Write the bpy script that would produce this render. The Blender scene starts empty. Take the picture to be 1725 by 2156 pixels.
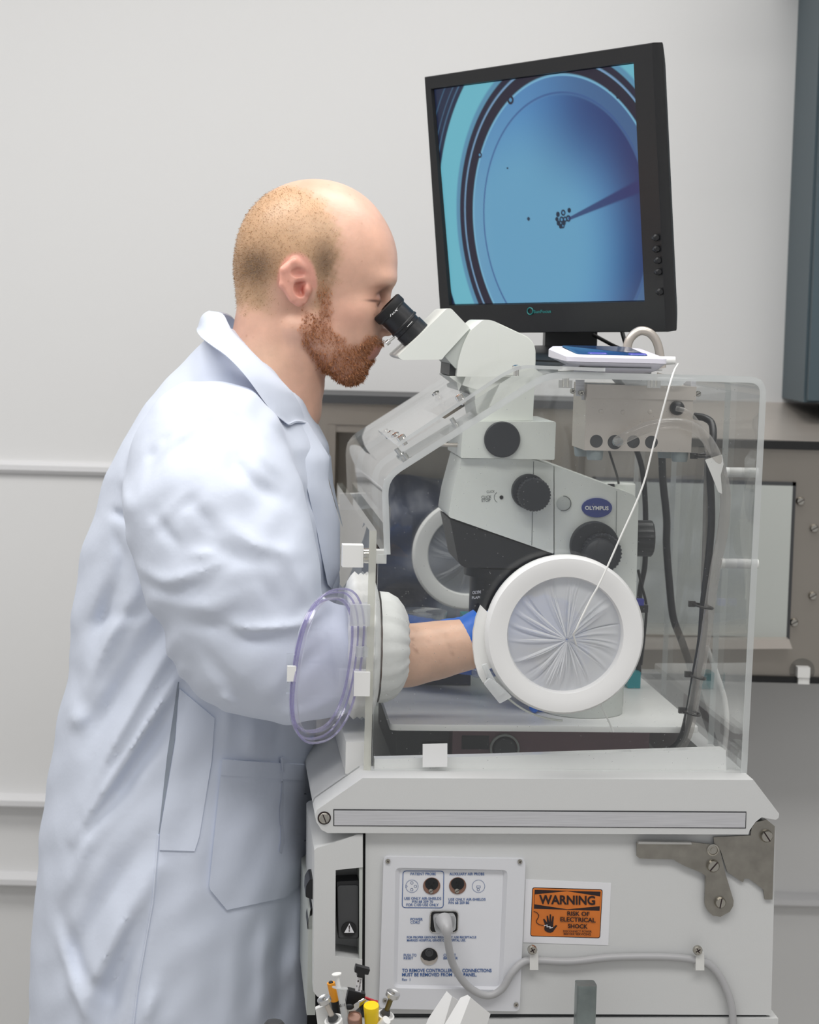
import bpy, bmesh, math, random
import numpy as np
from mathutils import Vector, Matrix
from mathutils.bvhtree import BVHTree
random.seed(4); rng = np.random.default_rng(7)
S = bpy.context.scene
COL = S.collection
R = math.radians
# ------------------------------------------------------------------ camera
IW, IH, FPX = 1725, 2156, 4400.0
CAMP = Vector((0, -2.4, 1.45))
CAMR = Matrix.Rotation(R(90 - 5.2), 3, 'X') @ Matrix.Rotation(R(1.5), 3, 'Z')
cam = bpy.data.cameras.new('camera'); cam.sensor_fit = 'HORIZONTAL'; cam.sensor_width = 36
cam.lens = FPX / IW * 36; cam.clip_start = .05
cam.dof.use_dof = True; cam.dof.focus_distance = 2.48; cam.dof.aperture_fstop = 11
co = bpy.data.objects.new('camera', cam); COL.objects.link(co)
co.matrix_world = Matrix.Translation(CAMP) @ CAMR.to_4x4()
S.camera = co
# ------------------------------------------------------------------ world, light, exposure
S.view_settings.view_transform = 'Standard'; S.view_settings.look = 'None'
S.view_settings.gamma = 1; S.view_settings.use_curve_mapping = False
S.view_settings.exposure = 0.0
w = bpy.data.worlds.new('world'); S.world = w; w.use_nodes = True
w.node_tree.nodes['Background'].inputs[0].default_value = (.97, .98, 1, 1)
w.node_tree.nodes['Background'].inputs[1].default_value = .46
LIGHTS = [(-1.05, -.05, 18, 1.2, .6), (.5, .22, 15, 1.2, .6), (-.55, -1.2, 15, 1.2, .6), (.75, -1.25, 17, 1.2, .6)]
for lx, ly, pw, sx, sy in LIGHTS:
    L = bpy.data.lights.new('ceiling_lamp', 'AREA'); L.shape = 'RECTANGLE'; L.size = sx; L.size_y = sy
    L.energy = pw; L.color = (1, .985, .96)
    lo = bpy.data.objects.new('ceiling_lamp', L); COL.objects.link(lo); lo.location = (lx, ly, 2.66)
cy = S.cycles
try:
    cy.use_denoising = True; cy.max_bounces = 10; cy.diffuse_bounces = 4; cy.glossy_bounces = 6
    cy.transparent_max_bounces = 40; cy.transmission_bounces = 6; cy.caustics_reflective = False; cy.caustics_refractive = False
    cy.sample_clamp_indirect = 6
except Exception: pass

def ray(px, py):
    return CAMR @ Vector(((px - IW / 2) / FPX, -(py - IH / 2) / FPX, -1))
class Frame:
    """upright frame turned by ang about world z; at() meets a line of sight with its plane v = const"""
    def __init__(s, deg):
        s.a = R(deg); s.m = Matrix.Rotation(s.a, 3, 'Z'); s.i = s.m.inverted()
        s.c = s.i @ CAMP
    def at(s, px, py, v):
        d = s.i @ ray(px, py); t = (v - s.c.y) / d.y
        return s.c + d * t
    def atz(s, px, py, z):
        d = s.i @ ray(px, py); return s.c + d * ((z - s.c.z) / d.z)
FW, FI = Frame(0), Frame(5.2)
A = FI.at
B = FW.at
# ------------------------------------------------------------------ materials
def lin(c):
    return tuple((x / 255 / 12.92) if x / 255 <= .04045 else ((x / 255 + .055) / 1.055) ** 2.4 for x in c)
MATS = {}
def M(name, rgb, rough=.5, metal=0, bump=None, var=None, spec=.5, attr=None, sub=0, emit=None, stretch=None, trans=0, alpha=1, coat=0):
    m = bpy.data.materials.new(name); m.use_nodes = True; n = m.node_tree; p = n.nodes['Principled BSDF']
    c = lin(rgb); p.inputs['Base Color'].default_value = (*c, 1)
    p.inputs['Roughness'].default_value = rough; p.inputs['Metallic'].default_value = metal
    p.inputs['Specular IOR Level'].default_value = spec
    p.inputs['Transmission Weight'].default_value = trans; p.inputs['Alpha'].default_value = alpha
    p.inputs['Coat Weight'].default_value = coat
    tc = n.nodes.new('ShaderNodeTexCoord'); mp = n.nodes.new('ShaderNodeMapping'); n.links.new(tc.outputs['Object'], mp.inputs[0])
    if stretch: mp.inputs['Scale'].default_value = stretch
    src = None
    if attr:
        at = n.nodes.new('ShaderNodeAttribute'); at.attribute_name = attr; src = at.outputs['Color']; n.links.new(src, p.inputs['Base Color'])
    if var:
        tx = n.nodes.new('ShaderNodeTexNoise'); tx.inputs['Scale'].default_value = var[0]; tx.inputs['Detail'].default_value = 5
        n.links.new(mp.outputs[0], tx.inputs['Vector'])
        hs = n.nodes.new('ShaderNodeMapRange'); hs.inputs[3].default_value = 1 - var[1]; hs.inputs[4].default_value = 1 + var[1]
        hs.inputs[1].default_value = .3; hs.inputs[2].default_value = .7
        n.links.new(tx.outputs['Fac'], hs.inputs[0])
        vm = n.nodes.new('ShaderNodeVectorMath'); vm.operation = 'SCALE'; n.links.new(hs.outputs[0], vm.inputs['Scale'])
        if src: n.links.new(src, vm.inputs[0])
        else: vm.inputs[0].default_value = c
        n.links.new(vm.outputs[0], p.inputs['Base Color'])
    if bump:
        tx = n.nodes.new('ShaderNodeTexNoise'); tx.inputs['Scale'].default_value = bump[0]; tx.inputs['Detail'].default_value = 3
        n.links.new(mp.outputs[0], tx.inputs['Vector'])
        b = n.nodes.new('ShaderNodeBump'); b.inputs['Strength'].default_value = bump[1]; b.inputs['Distance'].default_value = bump[2] if len(bump) > 2 else .001
        n.links.new(tx.outputs['Fac'], b.inputs['Height']); n.links.new(b.outputs[0], p.inputs['Normal'])
    if sub:
        p.inputs['Subsurface Weight'].default_value = sub; p.inputs['Subsurface Radius'].default_value = (.010, .004, .002); p.inputs['Subsurface Scale'].default_value = 1
    if emit:
        p.inputs['Emission Strength'].default_value = emit
        if src: n.links.new(src, p.inputs['Emission Color'])
        else: p.inputs['Emission Color'].default_value = (*c, 1)
        for l_ in list(p.inputs['Base Color'].links): n.links.remove(l_)
        p.inputs['Base Color'].default_value = (.004, .004, .005, 1)
    MATS[name] = m; return m
def clear(name, tint=(.985, .99, .988), rough=.015, ior=1.47, haze=0.0, hazecol=(.9, .92, .92), gloss=1.0, speck=0):
    """thin clear plastic: light passes straight, Fresnel gloss, a little haze and dust"""
    m = bpy.data.materials.new(name); m.use_nodes = True; n = m.node_tree; N = n.nodes; Lk = n.links
    N.remove(N['Principled BSDF']); out = N['Material Output']
    tr = N.new('ShaderNodeBsdfTransparent'); tr.inputs[0].default_value = (*tint, 1)
    gl = N.new('ShaderNodeBsdfGlossy'); gl.inputs['Roughness'].default_value = rough
    gl.inputs[0].default_value = (gloss, gloss, gloss, 1)
    geo = N.new('ShaderNodeNewGeometry'); mr = N.new('ShaderNodeMapRange')
    mr.inputs[3].default_value = ior; mr.inputs[4].default_value = 1 / ior
    Lk.new(geo.outputs['Backfacing'], mr.inputs[0]); fr = N.new('ShaderNodeFresnel'); Lk.new(mr.outputs[0], fr.inputs[0])
    mx = N.new('ShaderNodeMixShader'); Lk.new(fr.outputs[0], mx.inputs[0]); Lk.new(tr.outputs[0], mx.inputs[1]); Lk.new(gl.outputs[0], mx.inputs[2])
    last = mx
    if haze or speck:
        df = N.new('ShaderNodeBsdfDiffuse'); df.inputs[0].default_value = (*hazecol, 1)
        tl = N.new('ShaderNodeBsdfTranslucent'); tl.inputs[0].default_value = (*hazecol, 1)
        ad = N.new('ShaderNodeMixShader'); ad.inputs[0].default_value = .5; Lk.new(df.outputs[0], ad.inputs[1]); Lk.new(tl.outputs[0], ad.inputs[2])
        m2 = N.new('ShaderNodeMixShader'); m2.inputs[0].default_value = haze
        if speck:
            tc = N.new('ShaderNodeTexCoord'); vo = N.new('ShaderNodeTexVoronoi'); vo.inputs['Scale'].default_value = 130
            Lk.new(tc.outputs['Object'], vo.inputs['Vector'])
            r2 = N.new('ShaderNodeMapRange'); r2.inputs[1].default_value = .05; r2.inputs[2].default_value = .09
            r2.inputs[3].default_value = speck; r2.inputs[4].default_value = haze
            Lk.new(vo.outputs['Distance'], r2.inputs[0]); Lk.new(r2.outputs[0], m2.inputs[0])
        Lk.new(mx.outputs[0], m2.inputs[1]); Lk.new(ad.outputs[0], m2.inputs[2]); last = m2
    Lk.new(last.outputs[0], out.inputs[0]); MATS[name] = m; return m

wallm = M('wall_paint', (230, 230, 230), .42, bump=(90, .03), spec=.4)
ceilm = M('ceiling_paint', (235, 235, 235), .8)
floorm = M('floor_vinyl', (188, 186, 182), .4, var=(6, .06))
railm = M('rail_plastic', (228, 228, 230), .3)
beige = M('incubator_plastic', (212, 213, 213), .45, bump=(700, .12, .0006))
beige2 = M('incubator_dark_gap', (60, 62, 64), .6)
panelm = M('panel_plastic', (222, 223, 228), .35)
platem = M('label_plate', (229, 230, 235), .3)
white = M('white_plastic', (238, 238, 236), .35)
whiteg = M('white_glossy', (240, 240, 239), .12)
scope = M('microscope_paint', (234, 237, 231), .38, bump=(900, .05, .0004))
scopeg = M('microscope_grey', (190, 194, 190), .4)
blackp = M('black_plastic', (24, 25, 28), .42, bump=(600, .1, .0005))
blackr = M('black_rubber', (20, 20, 22), .6)
darkg = M('dark_grey_plastic', (66, 67, 69), .5, bump=(500, .1, .0005))
knobm = M('knob_plastic', (27, 30, 37), .5, bump=(400, .12, .0006))
steel = M('brushed_steel', (206, 198, 190), .36, .6, bump=(60, .1, .0003), var=(9, .05))
steeld = M('dark_cabinet_steel', (158, 152, 144), .36, .85, var=(2.5, .08), bump=(90, .05, .0003))
steelb = M('cabinet_steel', (176, 167, 156), .38, .9, var=(2.5, .08), bump=(90, .05, .0003))
steell = M('latch_steel', (160, 156, 148), .34, 1, var=(60, .12), bump=(200, .1, .0004))
chrome = M('chrome', (215, 213, 208), .14, 1)
screwm = M('screw_steel', (185, 181, 172), .25, 1)
alum = M('brushed_aluminium', (214, 214, 218), .4, .55, var=(30, .12), stretch=(.6, 1, 40), bump=(60, .2, .0003))
knurl = M('knurled_aluminium', (205, 205, 205), .28, .9)
galv = M('galvanised_steel', (150, 160, 160), .33, 1, var=(25, .25))
brass = M('dull_brass', (120, 110, 75), .35, .9)
copper = M('brown_cap', (150, 115, 100), .28, .35)
cordm = M('grey_cord', (176, 176, 178), .38)
clampm = M('clamp_nylon', (225, 225, 222), .3)
orange = M('sticker_orange', (216, 120, 45), .4, var=(30, .08))
stickw = M('sticker_white', (232, 232, 236), .45)
inkk = M('ink_black', (38, 20, 22), .5)
inkb = M('ink_blue', (44, 88, 150), .5)
inkw = M('ink_white', (235, 235, 235), .5)
inkg = M('ink_grey', (95, 98, 98), .5)
teal = M('logo_teal', (40, 130, 130), .5)
badge = M('badge_blue', (46, 62, 138), .35)
tapem = M('white_tape', (232, 232, 232), .6)
maroon = M('maroon_case', (140, 106, 114), .45, var=(20, .06))
tealbox = M('teal_plastic', (25, 150, 160), .4)
navy = M('navy_cover', (34, 43, 66), .4, var=(7, .35), bump=(14, .6, .01))
bluem = M('blue_plastic', (20, 110, 190), .4)
tealcab = M('blue_grey_cabinet', (72, 88, 96), .5)
coatm = M('coat_cloth', (216, 223, 238), .85, bump=(38, .22, .004), spec=.2)
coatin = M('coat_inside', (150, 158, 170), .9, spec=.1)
trous = M('trouser_cloth', (52, 60, 78), .9)
glove = M('blue_nitrile', (0, 98, 200), .42, bump=(120, .25, .001))
shoem = M('shoe_leather', (35, 33, 32), .5)
tyvek = M('cuff_fabric', (236, 236, 234), .7, bump=(45, .5, .003))
skin = M('skin', (230, 185, 160), .4, attr='Col', sub=.1, bump=(260, .3, .0007), var=(42, .075))
hairm = M('short_hair', (176, 142, 104), .6)
beardm = M('beard_hair', (186, 128, 88), .55)
tissuem = M('tissue_paper', (240, 240, 240), .8, bump=(50, .2, .001))
orangep = M('orange_plastic', (240, 160, 45), .35)
yellowp = M('yellow_plastic', (245, 208, 20), .35)
redp = M('red_plastic', (190, 35, 48), .4)
bluegl = M('keypad_blue', (30, 66, 112), .12)
bluekey = M('keypad_key', (60, 66, 170), .3)
lilac = M('keypad_case', (232, 230, 242), .35)
greyfoot = M('grey_rubber', (140, 150, 152), .55)
tieblack = M('tie_nylon', (40, 38, 36), .4)
tagm = M('paper_tag', (225, 224, 222), .6)
hosem = M('grey_hose', (128, 126, 122), .25, var=(50, .1))
acr = clear('acrylic_sheet', haze=.002, speck=.28)
acrs = clear('acrylic_side', haze=.003, speck=.05, ior=1.5)
edge = clear('acrylic_edge', tint=(.9, .93, .93), haze=.68, rough=.12)
edgey = clear('acrylic_cream_edge', tint=(.9, .9, .82), haze=.72, hazecol=(.86, .86, .78), rough=.15)
purple = clear('violet_clear', tint=(.965, .96, .985), haze=.02, hazecol=(.8, .78, .92))
purpe = clear('violet_edge', tint=(.72, .70, .86), haze=.22, hazecol=(.75, .73, .9), rough=.08)
tubec = clear('clear_tube', tint=(.86, .84, .82), haze=.2, hazecol=(.9, .88, .86))
dishc = clear('clear_polystyrene', tint=(.95, .96, .97), haze=.09, ior=1.6)
frost = clear('frosted_plastic', tint=(.9, .92, .92), haze=.55, hazecol=(.93, .94, .95), rough=.4)
irism = clear('iris_film', tint=(.93, .94, .95), haze=.88, hazecol=(.92, .93, .95), rough=.35)
irisf = clear('iris_film_far', tint=(.8, .82, .84), haze=.3, hazecol=(.8, .82, .84), rough=.35)

# ------------------------------------------------------------------ mesh builder
class MB:
    def __init__(s): s.v = []; s.f = []; s.mi = []
    def add(s, V, F, mi=0):
        o = len(s.v); s.v += [tuple(map(float, p)) for p in V]
        s.f += [tuple(i + o for i in f) for f in F]
        s.mi += [mi] * len(F) if isinstance(mi, int) else list(mi); return s
    def bm(s, bm, mi=0):
        bm.verts.index_update(); s.add([v.co[:] for v in bm.verts], [[v.index for v in f.verts] for f in bm.faces], mi); bm.free(); return s
    def box(s, a, b, bev=0, mi=0, seg=2):
        lo = [min(x, y) for x, y in zip(a, b)]; hi = [max(x, y) for x, y in zip(a, b)]
        return s.prism([(lo[0], lo[2]), (hi[0], lo[2]), (hi[0], hi[2]), (lo[0], hi[2])], lo[1], hi[1], bev, mi, seg)
    def prism(s, pts, v0, v1, bev=0, mi=0, seg=2, capmi=None):
        """closed profile of (u, z) points carried from depth v0 to v1"""
        ar = sum(pts[i][0] * pts[(i + 1) % len(pts)][1] - pts[(i + 1) % len(pts)][0] * pts[i][1] for i in range(len(pts)))
        if ar < 0: pts = pts[::-1]
        if v0 > v1: v0, v1 = v1, v0
        n = len(pts); V = [(p[0], v0, p[1]) for p in pts] + [(p[0], v1, p[1]) for p in pts]
        F = [tuple(range(n)), tuple(range(2 * n - 1, n - 1, -1))] + [(i, n + i, n + (i + 1) % n, (i + 1) % n) for i in range(n)]
        if not bev and capmi is not None: return s.add(V, F, [capmi, capmi] + [mi] * n)
        if not bev: return s.add(V, F, mi)
        b = bmesh.new(); bv = [b.verts.new(p) for p in V]
        for f in F: b.faces.new([bv[i] for i in f])
        es = [e for e in b.edges if len(e.link_faces) == 2 and e.calc_face_angle(0) > .35]
        bmesh.ops.bevel(b, geom=es, offset=bev, segments=seg, profile=.5, affect='EDGES', clamp_overlap=True)
        return s.bm(b, mi)
    def rings(s, rings, mi=0, caps=True, closed=True):
        o = len(s.v); n = len(rings[0])
        for r in rings: s.v += [tuple(map(float, p)) for p in r]
        for i in range(len(rings) - 1):
            for j in range(n if closed else n - 1):
                k = (j + 1) % n
                s.f.append((o + i * n + j, o + i * n + k, o + (i + 1) * n + k, o + (i + 1) * n + j)); s.mi.append(mi)
        if caps and closed:
            s.f.append(tuple(o + j for j in range(n))[::-1]); s.mi.append(mi)
            s.f.append(tuple(o + (len(rings) - 1) * n + j for j in range(n))); s.mi.append(mi)
        return s
    def lathe(s, o, d, prof, n=24, mi=0, caps=True, knurl=0, sq=None):
        """prof: (distance along d, radius)"""
        o, d = Vector(o), Vector(d).normalized(); x = d.orthogonal().normalized(); y = d.cross(x)
        if abs(d.y) > .9: x = Vector((1, 0, 0)); x = (x - d * x.dot(d)).normalized(); y = d.cross(x)
        R_ = []
        for t, r in prof:
            c = o + d * t
            R_.append([c + (x * math.cos(2 * math.pi * k / n) + y * math.sin(2 * math.pi * k / n)) * (r * (1 - (knurl if k % 2 else 0))) for k in range(n)])
        return s.rings(R_, mi, caps)
    def cyl(s, p, q, r, r2=None, n=20, mi=0):
        p, q = Vector(p), Vector(q); return s.lathe(p, q - p, [(0, r), ((q - p).length, r if r2 is None else r2)], n, mi)
    def tube(s, pts, r, n=12, mi=0, res=8, caps=True, flat=1.0):
        P = spline(pts, res) if res > 1 else [Vector(p) for p in pts]
        up = None; R_ = []
        for i, p in enumerate(P):
            t = (P[min(i + 1, len(P) - 1)] - P[max(i - 1, 0)]).normalized()
            up = t.orthogonal().normalized() if up is None else (up - t * up.dot(t)).normalized()
            b = t.cross(up); rr = r(i / (len(P) - 1)) if callable(r) else r
            R_.append([p + (up * math.cos(2 * math.pi * k / n) + b * math.sin(2 * math.pi * k / n) * flat) * rr for k in range(n)])
        return s.rings(R_, mi, caps)
    def ell(s, c, r, nu=20, nv=12, mi=0):
        c = Vector(c); r = r if hasattr(r, '__len__') else (r, r, r)
        R_ = [[(c.x + r[0] * math.sin(a) * math.cos(2 * math.pi * k / nu), c.y + r[1] * math.sin(a) * math.sin(2 * math.pi * k / nu), c.z + r[2] * math.cos(a)) for k in range(nu)]
              for a in [math.pi * (.02 + .96 * i / nv) for i in range(nv + 1)]]
        return s.rings(R_, mi)
    def quad(s, a, b, c, d, mi=0): return s.add([a, b, c, d], [(0, 1, 2, 3)], mi)
def spline(pts, res=8):
    P = [Vector(p) for p in pts]; out = []
    for i in range(len(P) - 1):
        p0 = P[i - 1] if i else P[0] * 2 - P[1]; p1, p2 = P[i], P[i + 1]; p3 = P[i + 2] if i + 2 < len(P) else P[-1] * 2 - P[-2]
        for k in range(res):
            t = k / res
            out.append(.5 * ((2 * p1) + (p2 - p0) * t + (2 * p0 - 5 * p1 + 4 * p2 - p3) * t * t + (3 * p1 - p0 - 3 * p2 + p3) * t ** 3))
    out.append(P[-1]); return out
def round_poly(pts, r, seg=4):
    """rounded corners for a closed 2-D profile; r one radius or a list"""
    out = []; n = len(pts)
    for i in range(n):
        rr = r[i] if hasattr(r, '__len__') else r
        p = Vector(pts[i]).to_2d() if len(pts[i]) > 2 else Vector(pts[i]); a = Vector(pts[i - 1]) - p; b = Vector(pts[(i + 1) % n]) - p
        if rr <= 0: out.append(tuple(p)); continue
        k = min(rr, a.length * .45, b.length * .45); A_ = p + a.normalized() * k; B_ = p + b.normalized() * k
        for j in range(seg + 1):
            t = j / seg; out.append(tuple((1 - t) ** 2 * A_ + 2 * t * (1 - t) * p + t * t * B_))
    return out
def link(name, mb, mats, off=(0, 0, 0), parent=None, sharp=36, smooth=True):
    me = bpy.data.meshes.new(name); off = Vector(off)
    me.from_pydata([(v[0] - off.x, v[1] - off.y, v[2] - off.z) for v in mb.v], [], mb.f)
    for m in (mats if isinstance(mats, (list, tuple)) else [mats]): me.materials.append(m)
    if any(mb.mi): me.polygons.foreach_set('material_index', mb.mi)
    b = bmesh.new(); b.from_mesh(me); bmesh.ops.recalc_face_normals(b, faces=b.faces) if len(mb.f) < 60000 else None; b.to_mesh(me); b.free()
    if smooth:
        me.polygons.foreach_set('use_smooth', [True] * len(me.polygons))
        if sharp: me.set_sharp_from_angle(angle=R(sharp))
    me.update(); o = bpy.data.objects.new(name, me); COL.objects.link(o)
    if parent: o.parent = parent
    return o
class Thing:
    """an Empty at the thing's base that carries its parts; all authored in one upright frame"""
    def __init__(s, name, label, cat, base, fr=FI, group=None):
        s.fr = fr; s.b = Vector(base); s.o = bpy.data.objects.new(name, None); COL.objects.link(s.o)
        s.o.empty_display_size = .05; s.o.location = fr.m @ s.b; s.o.rotation_euler = (0, 0, fr.a)
        s.o['label'] = label; s.o['category'] = cat
        if group: s.o['group'] = group
    def part(s, name, mb, mats, parent=None, label=None, kind=None, **k):
        o = link(name, mb, mats, s.b, parent or s.o, **k)
        if label: o['label'] = label
        if kind: o['kind'] = kind
        return o
def solo(name, label, cat, mb, mats, fr=FI, group=None, kind=None, **k):
    V = np.array(mb.v); lo, hi = V.min(0), V.max(0); base = Vector(((lo[0] + hi[0]) / 2, (lo[1] + hi[1]) / 2, lo[2]))
    o = link(name, mb, mats, base, **k); o.location = fr.m @ base; o.rotation_euler = (0, 0, fr.a)
    if label: o['label'] = label; o['category'] = cat
    if group: o['group'] = group
    if kind: o['kind'] = kind
    return o
def struct(name, mb, m, **k): return solo(name, None, None, mb, m, FW, kind='structure', **k)
def uz(fr, pts, v): return [(p.x, p.z) for p in (fr.at(x, y, v) for x, y in pts)]
def IZ(pts, v): return uz(FI, pts, v)
_cap = [None]
def text_mesh(s, off=0.0):
    cu = bpy.data.curves.new('t', 'FONT'); cu.body = s; cu.size = 1; cu.offset = off; cu.resolution_u = 3
    o = bpy.data.objects.new('t', cu); COL.objects.link(o); bpy.context.view_layer.update()
    me = o.to_mesh(); V = [v.co[:] for v in me.vertices]; F = [tuple(p.vertices) for p in me.polygons]
    o.to_mesh_clear(); bpy.data.objects.remove(o); bpy.data.curves.remove(cu); return V, F
def text(s, x0, x1, ya, yb, cap, v, fr=FI, off=.012, lift=.0006):
    """flat lettering: baseline from pixel (x0, ya) to (x1, yb), cap height in pixels, printed on plane v"""
    if _cap[0] is None: _cap[0] = max(p[1] for p in text_mesh('H')[0])
    V, F = text_mesh(s, off); xs = [p[0] for p in V]; a, b = min(xs), max(xs)
    P0 = fr.at(x0, ya, v - lift); P1 = fr.at(x1, yb, v - lift); U = (P1 - P0) / (b - a)
    Z = (fr.at(x0, ya - cap, v - lift) - P0) / _cap[0]
    return MB().add([P0 + U * (p[0] - a) + Z * p[1] for p in V], F)
def disc_screw(T, px, py, v, rpx, parent=None, name='screw', slot=30, m=screwm, h=.003, cross=False, ring=None):
    c = T.fr.at(px, py, v); r = rpx * (c.y - T.fr.c.y) / FPX
    mb = MB(); mb.lathe(c, (0, -1, 0), [(-.001, r), (h * .6, r), (h, r * .8), (h, 0.0001)], 20, 0)
    for ang in ([slot, slot + 90] if cross else [slot]):
        d = Vector((math.cos(R(ang)), 0, math.sin(R(ang)))); n = Vector((-d.z, 0, d.x)); k = r * (.55 if cross else .92); ww = r * .1
        q = Vector((0, -h - .0003, 0)); mb.add([c + q + d * k + n * ww, c + q - d * k + n * ww, c + q - d * k - n * ww, c + q + d * k - n * ww], [(0, 1, 2, 3)], 1)
    if ring: mb.lathe(c, (0, -1, 0), [(0, r), (.0006, r * ring), (.0006, r)], 24, 1, caps=False)
    return T.part(name, mb, [m, inkk], parent)
def cat(*mbs):
    o = MB()
    for m in mbs: o.add(m.v, m.f, m.mi)
    return o

# ------------------------------------------------------------------ distance-field modelling (for bodies and cloth)
def surfnet(val, lo, h):
    s = val < 0; nx, ny, nz = val.shape
    c8 = [s[i:nx - 1 + i, j:ny - 1 + j, k:nz - 1 + k] for i in (0, 1) for j in (0, 1) for k in (0, 1)]
    cnt = sum(c.astype(np.int8) for c in c8); act = (cnt > 0) & (cnt < 8)
    I, J, K = np.nonzero(act); n = len(I); acc = np.zeros((n, 3)); ct = np.zeros(n)
    def g(a, b, c): return val[I + a, J + b, K + c]
    for a in [(0, 0, 0), (0, 0, 1), (0, 1, 0), (0, 1, 1), (1, 0, 0), (1, 0, 1), (1, 1, 0), (1, 1, 1)]:
        for ax in range(3):
            if a[ax]: continue
            b = list(a); b[ax] = 1; va = g(*a); vb = g(*b); cr = (va < 0) != (vb < 0)
            t = np.where(cr, va / np.where(cr, va - vb, 1), 0)
            p = np.array(a, float)[None, :].repeat(n, 0); p[:, ax] += t
            acc += p * cr[:, None]; ct += cr
    V = (acc / ct[:, None] + np.stack([I, J, K], 1)) * h + np.array(lo)
    idx = -np.ones(act.shape, np.int64); idx[I, J, K] = np.arange(n); F = []
    for ax in range(3):
        sl0 = [slice(None)] * 3; sl1 = [slice(None)] * 3; sl0[ax] = slice(0, -1); sl1[ax] = slice(1, None)
        ch = s[tuple(sl0)] != s[tuple(sl1)]; P = np.stack(np.nonzero(ch), 1); o1, o2 = [(1, 2), (2, 0), (0, 1)][ax]
        ok = (P[:, o1] > 0) & (P[:, o2] > 0) & (P[:, o1] < val.shape[o1] - 1) & (P[:, o2] < val.shape[o2] - 1); P = P[ok]
        def id_(d1, d2):
            Q = P.copy(); Q[:, o1] -= d1; Q[:, o2] -= d2; return idx[Q[:, 0], Q[:, 1], Q[:, 2]]
        q = np.stack([id_(1, 1), id_(0, 1), id_(0, 0), id_(1, 0)], 1)
        neg = ~s[tuple(sl0)][P[:, 0], P[:, 1], P[:, 2]]; q[neg] = q[neg][:, ::-1]
        F.append(q)
    return V, np.concatenate(F)
def smin(a, b, k):
    h = np.clip(.5 + .5 * (b - a) / k, 0, 1); return b + (a - b) * h - k * h * (1 - h)
def smax(a, b, k): return -smin(-a, -b, k)
def sd_ell(X, Y, Z, c, r):
    a, b, d = (X - c[0]) / r[0], (Y - c[1]) / r[1], (Z - c[2]) / r[2]
    k0 = np.sqrt(a * a + b * b + d * d); k1 = np.sqrt((a / r[0]) ** 2 + (b / r[1]) ** 2 + (d / r[2]) ** 2) + 1e-9
    return k0 * (k0 - 1) / k1
def sd_cap(X, Y, Z, p, q, r1, r2):
    d = np.array(q, float) - np.array(p, float); L = d @ d
    t = np.clip(((X - p[0]) * d[0] + (Y - p[1]) * d[1] + (Z - p[2]) * d[2]) / L, 0, 1)
    return np.sqrt((X - p[0] - t * d[0]) ** 2 + (Y - p[1] - t * d[1]) ** 2 + (Z - p[2] - t * d[2]) ** 2) - (r1 + (r2 - r1) * t)
def grid(lo, hi, h):
    ax = [np.arange(a, b + h, h, dtype=np.float32) for a, b in zip(lo, hi)]
    return np.meshgrid(*ax, indexing='ij', sparse=True)
def np_mesh(name, V, F, mat, parent, off, col=None, label=None):
    me = bpy.data.meshes.new(name); V = V - np.array(off)
    me.vertices.add(len(V)); me.vertices.foreach_set('co', V.astype(np.float32).ravel())
    me.loops.add(F.size); me.loops.foreach_set('vertex_index', F.astype(np.int32).ravel())
    me.polygons.add(len(F)); me.polygons.foreach_set('loop_start', np.arange(0, F.size, F.shape[1], dtype=np.int32))
    me.polygons.foreach_set('use_smooth', [True] * len(F)); me.update(calc_edges=True); me.validate()
    me.materials.append(mat)
    if col is not None:
        a = me.color_attributes.new('Col', 'FLOAT_COLOR', 'POINT'); a.data.foreach_set('color', np.concatenate([col, np.ones((len(col), 1))], 1).astype(np.float32).ravel())
    o = bpy.data.objects.new(name, me); COL.objects.link(o); o.parent = parent
    if label: o['label'] = label
    return o
# ================================================================== the room
WY = 1.35
mb = MB().box((-2.6, WY, 0), (2.4, WY + .1, 2.8)); struct('wall_back', mb, wallm)
mb = MB().box((-2.7, -3.2, 0), (-2.6, WY + .1, 2.8)); struct('wall_left', mb, wallm)
mb = MB().box((2.4, -3.2, 0), (2.5, WY + .1, 2.8)); struct('wall_right', mb, wallm)
mb = MB().box((-2.7, -3.2, -.06), (2.5, WY + .1, 0)); struct('floor', mb, floorm)
mb = MB().box((-2.7, -3.2, 2.8), (2.5, WY + .1, 2.9)); struct('ceiling', mb, ceilm)
mb = MB().box((.61, .75, 2.1), (2.4, WY, 2.8)); struct('unseen_shade_block', mb, wallm)  # unseen block, added to cast the soft shadow on the upper right wall
def rail(n, px, py, h, x0, x1, out=.014):
    z = B(px, py, WY).z
    pr = [(WY, z - h / 2), (WY - out * .55, z - h / 2), (WY - out, z - h * .2), (WY - out, z + h * .2), (WY - out * .5, z + h / 2), (WY, z + h / 2)]
    mb = MB().rings([[(x, p[0], p[1]) for p in pr] for x in (x0, x1)]); struct('trim_%d' % n, mb, railm)
rail(1, 110, 985, .022, -2.6, .3)
rail(2, 50, 1684, .024, -2.6, .12, .03)
rail(3, 50, 1849, .024, -2.6, 2.4, .03)
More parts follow.
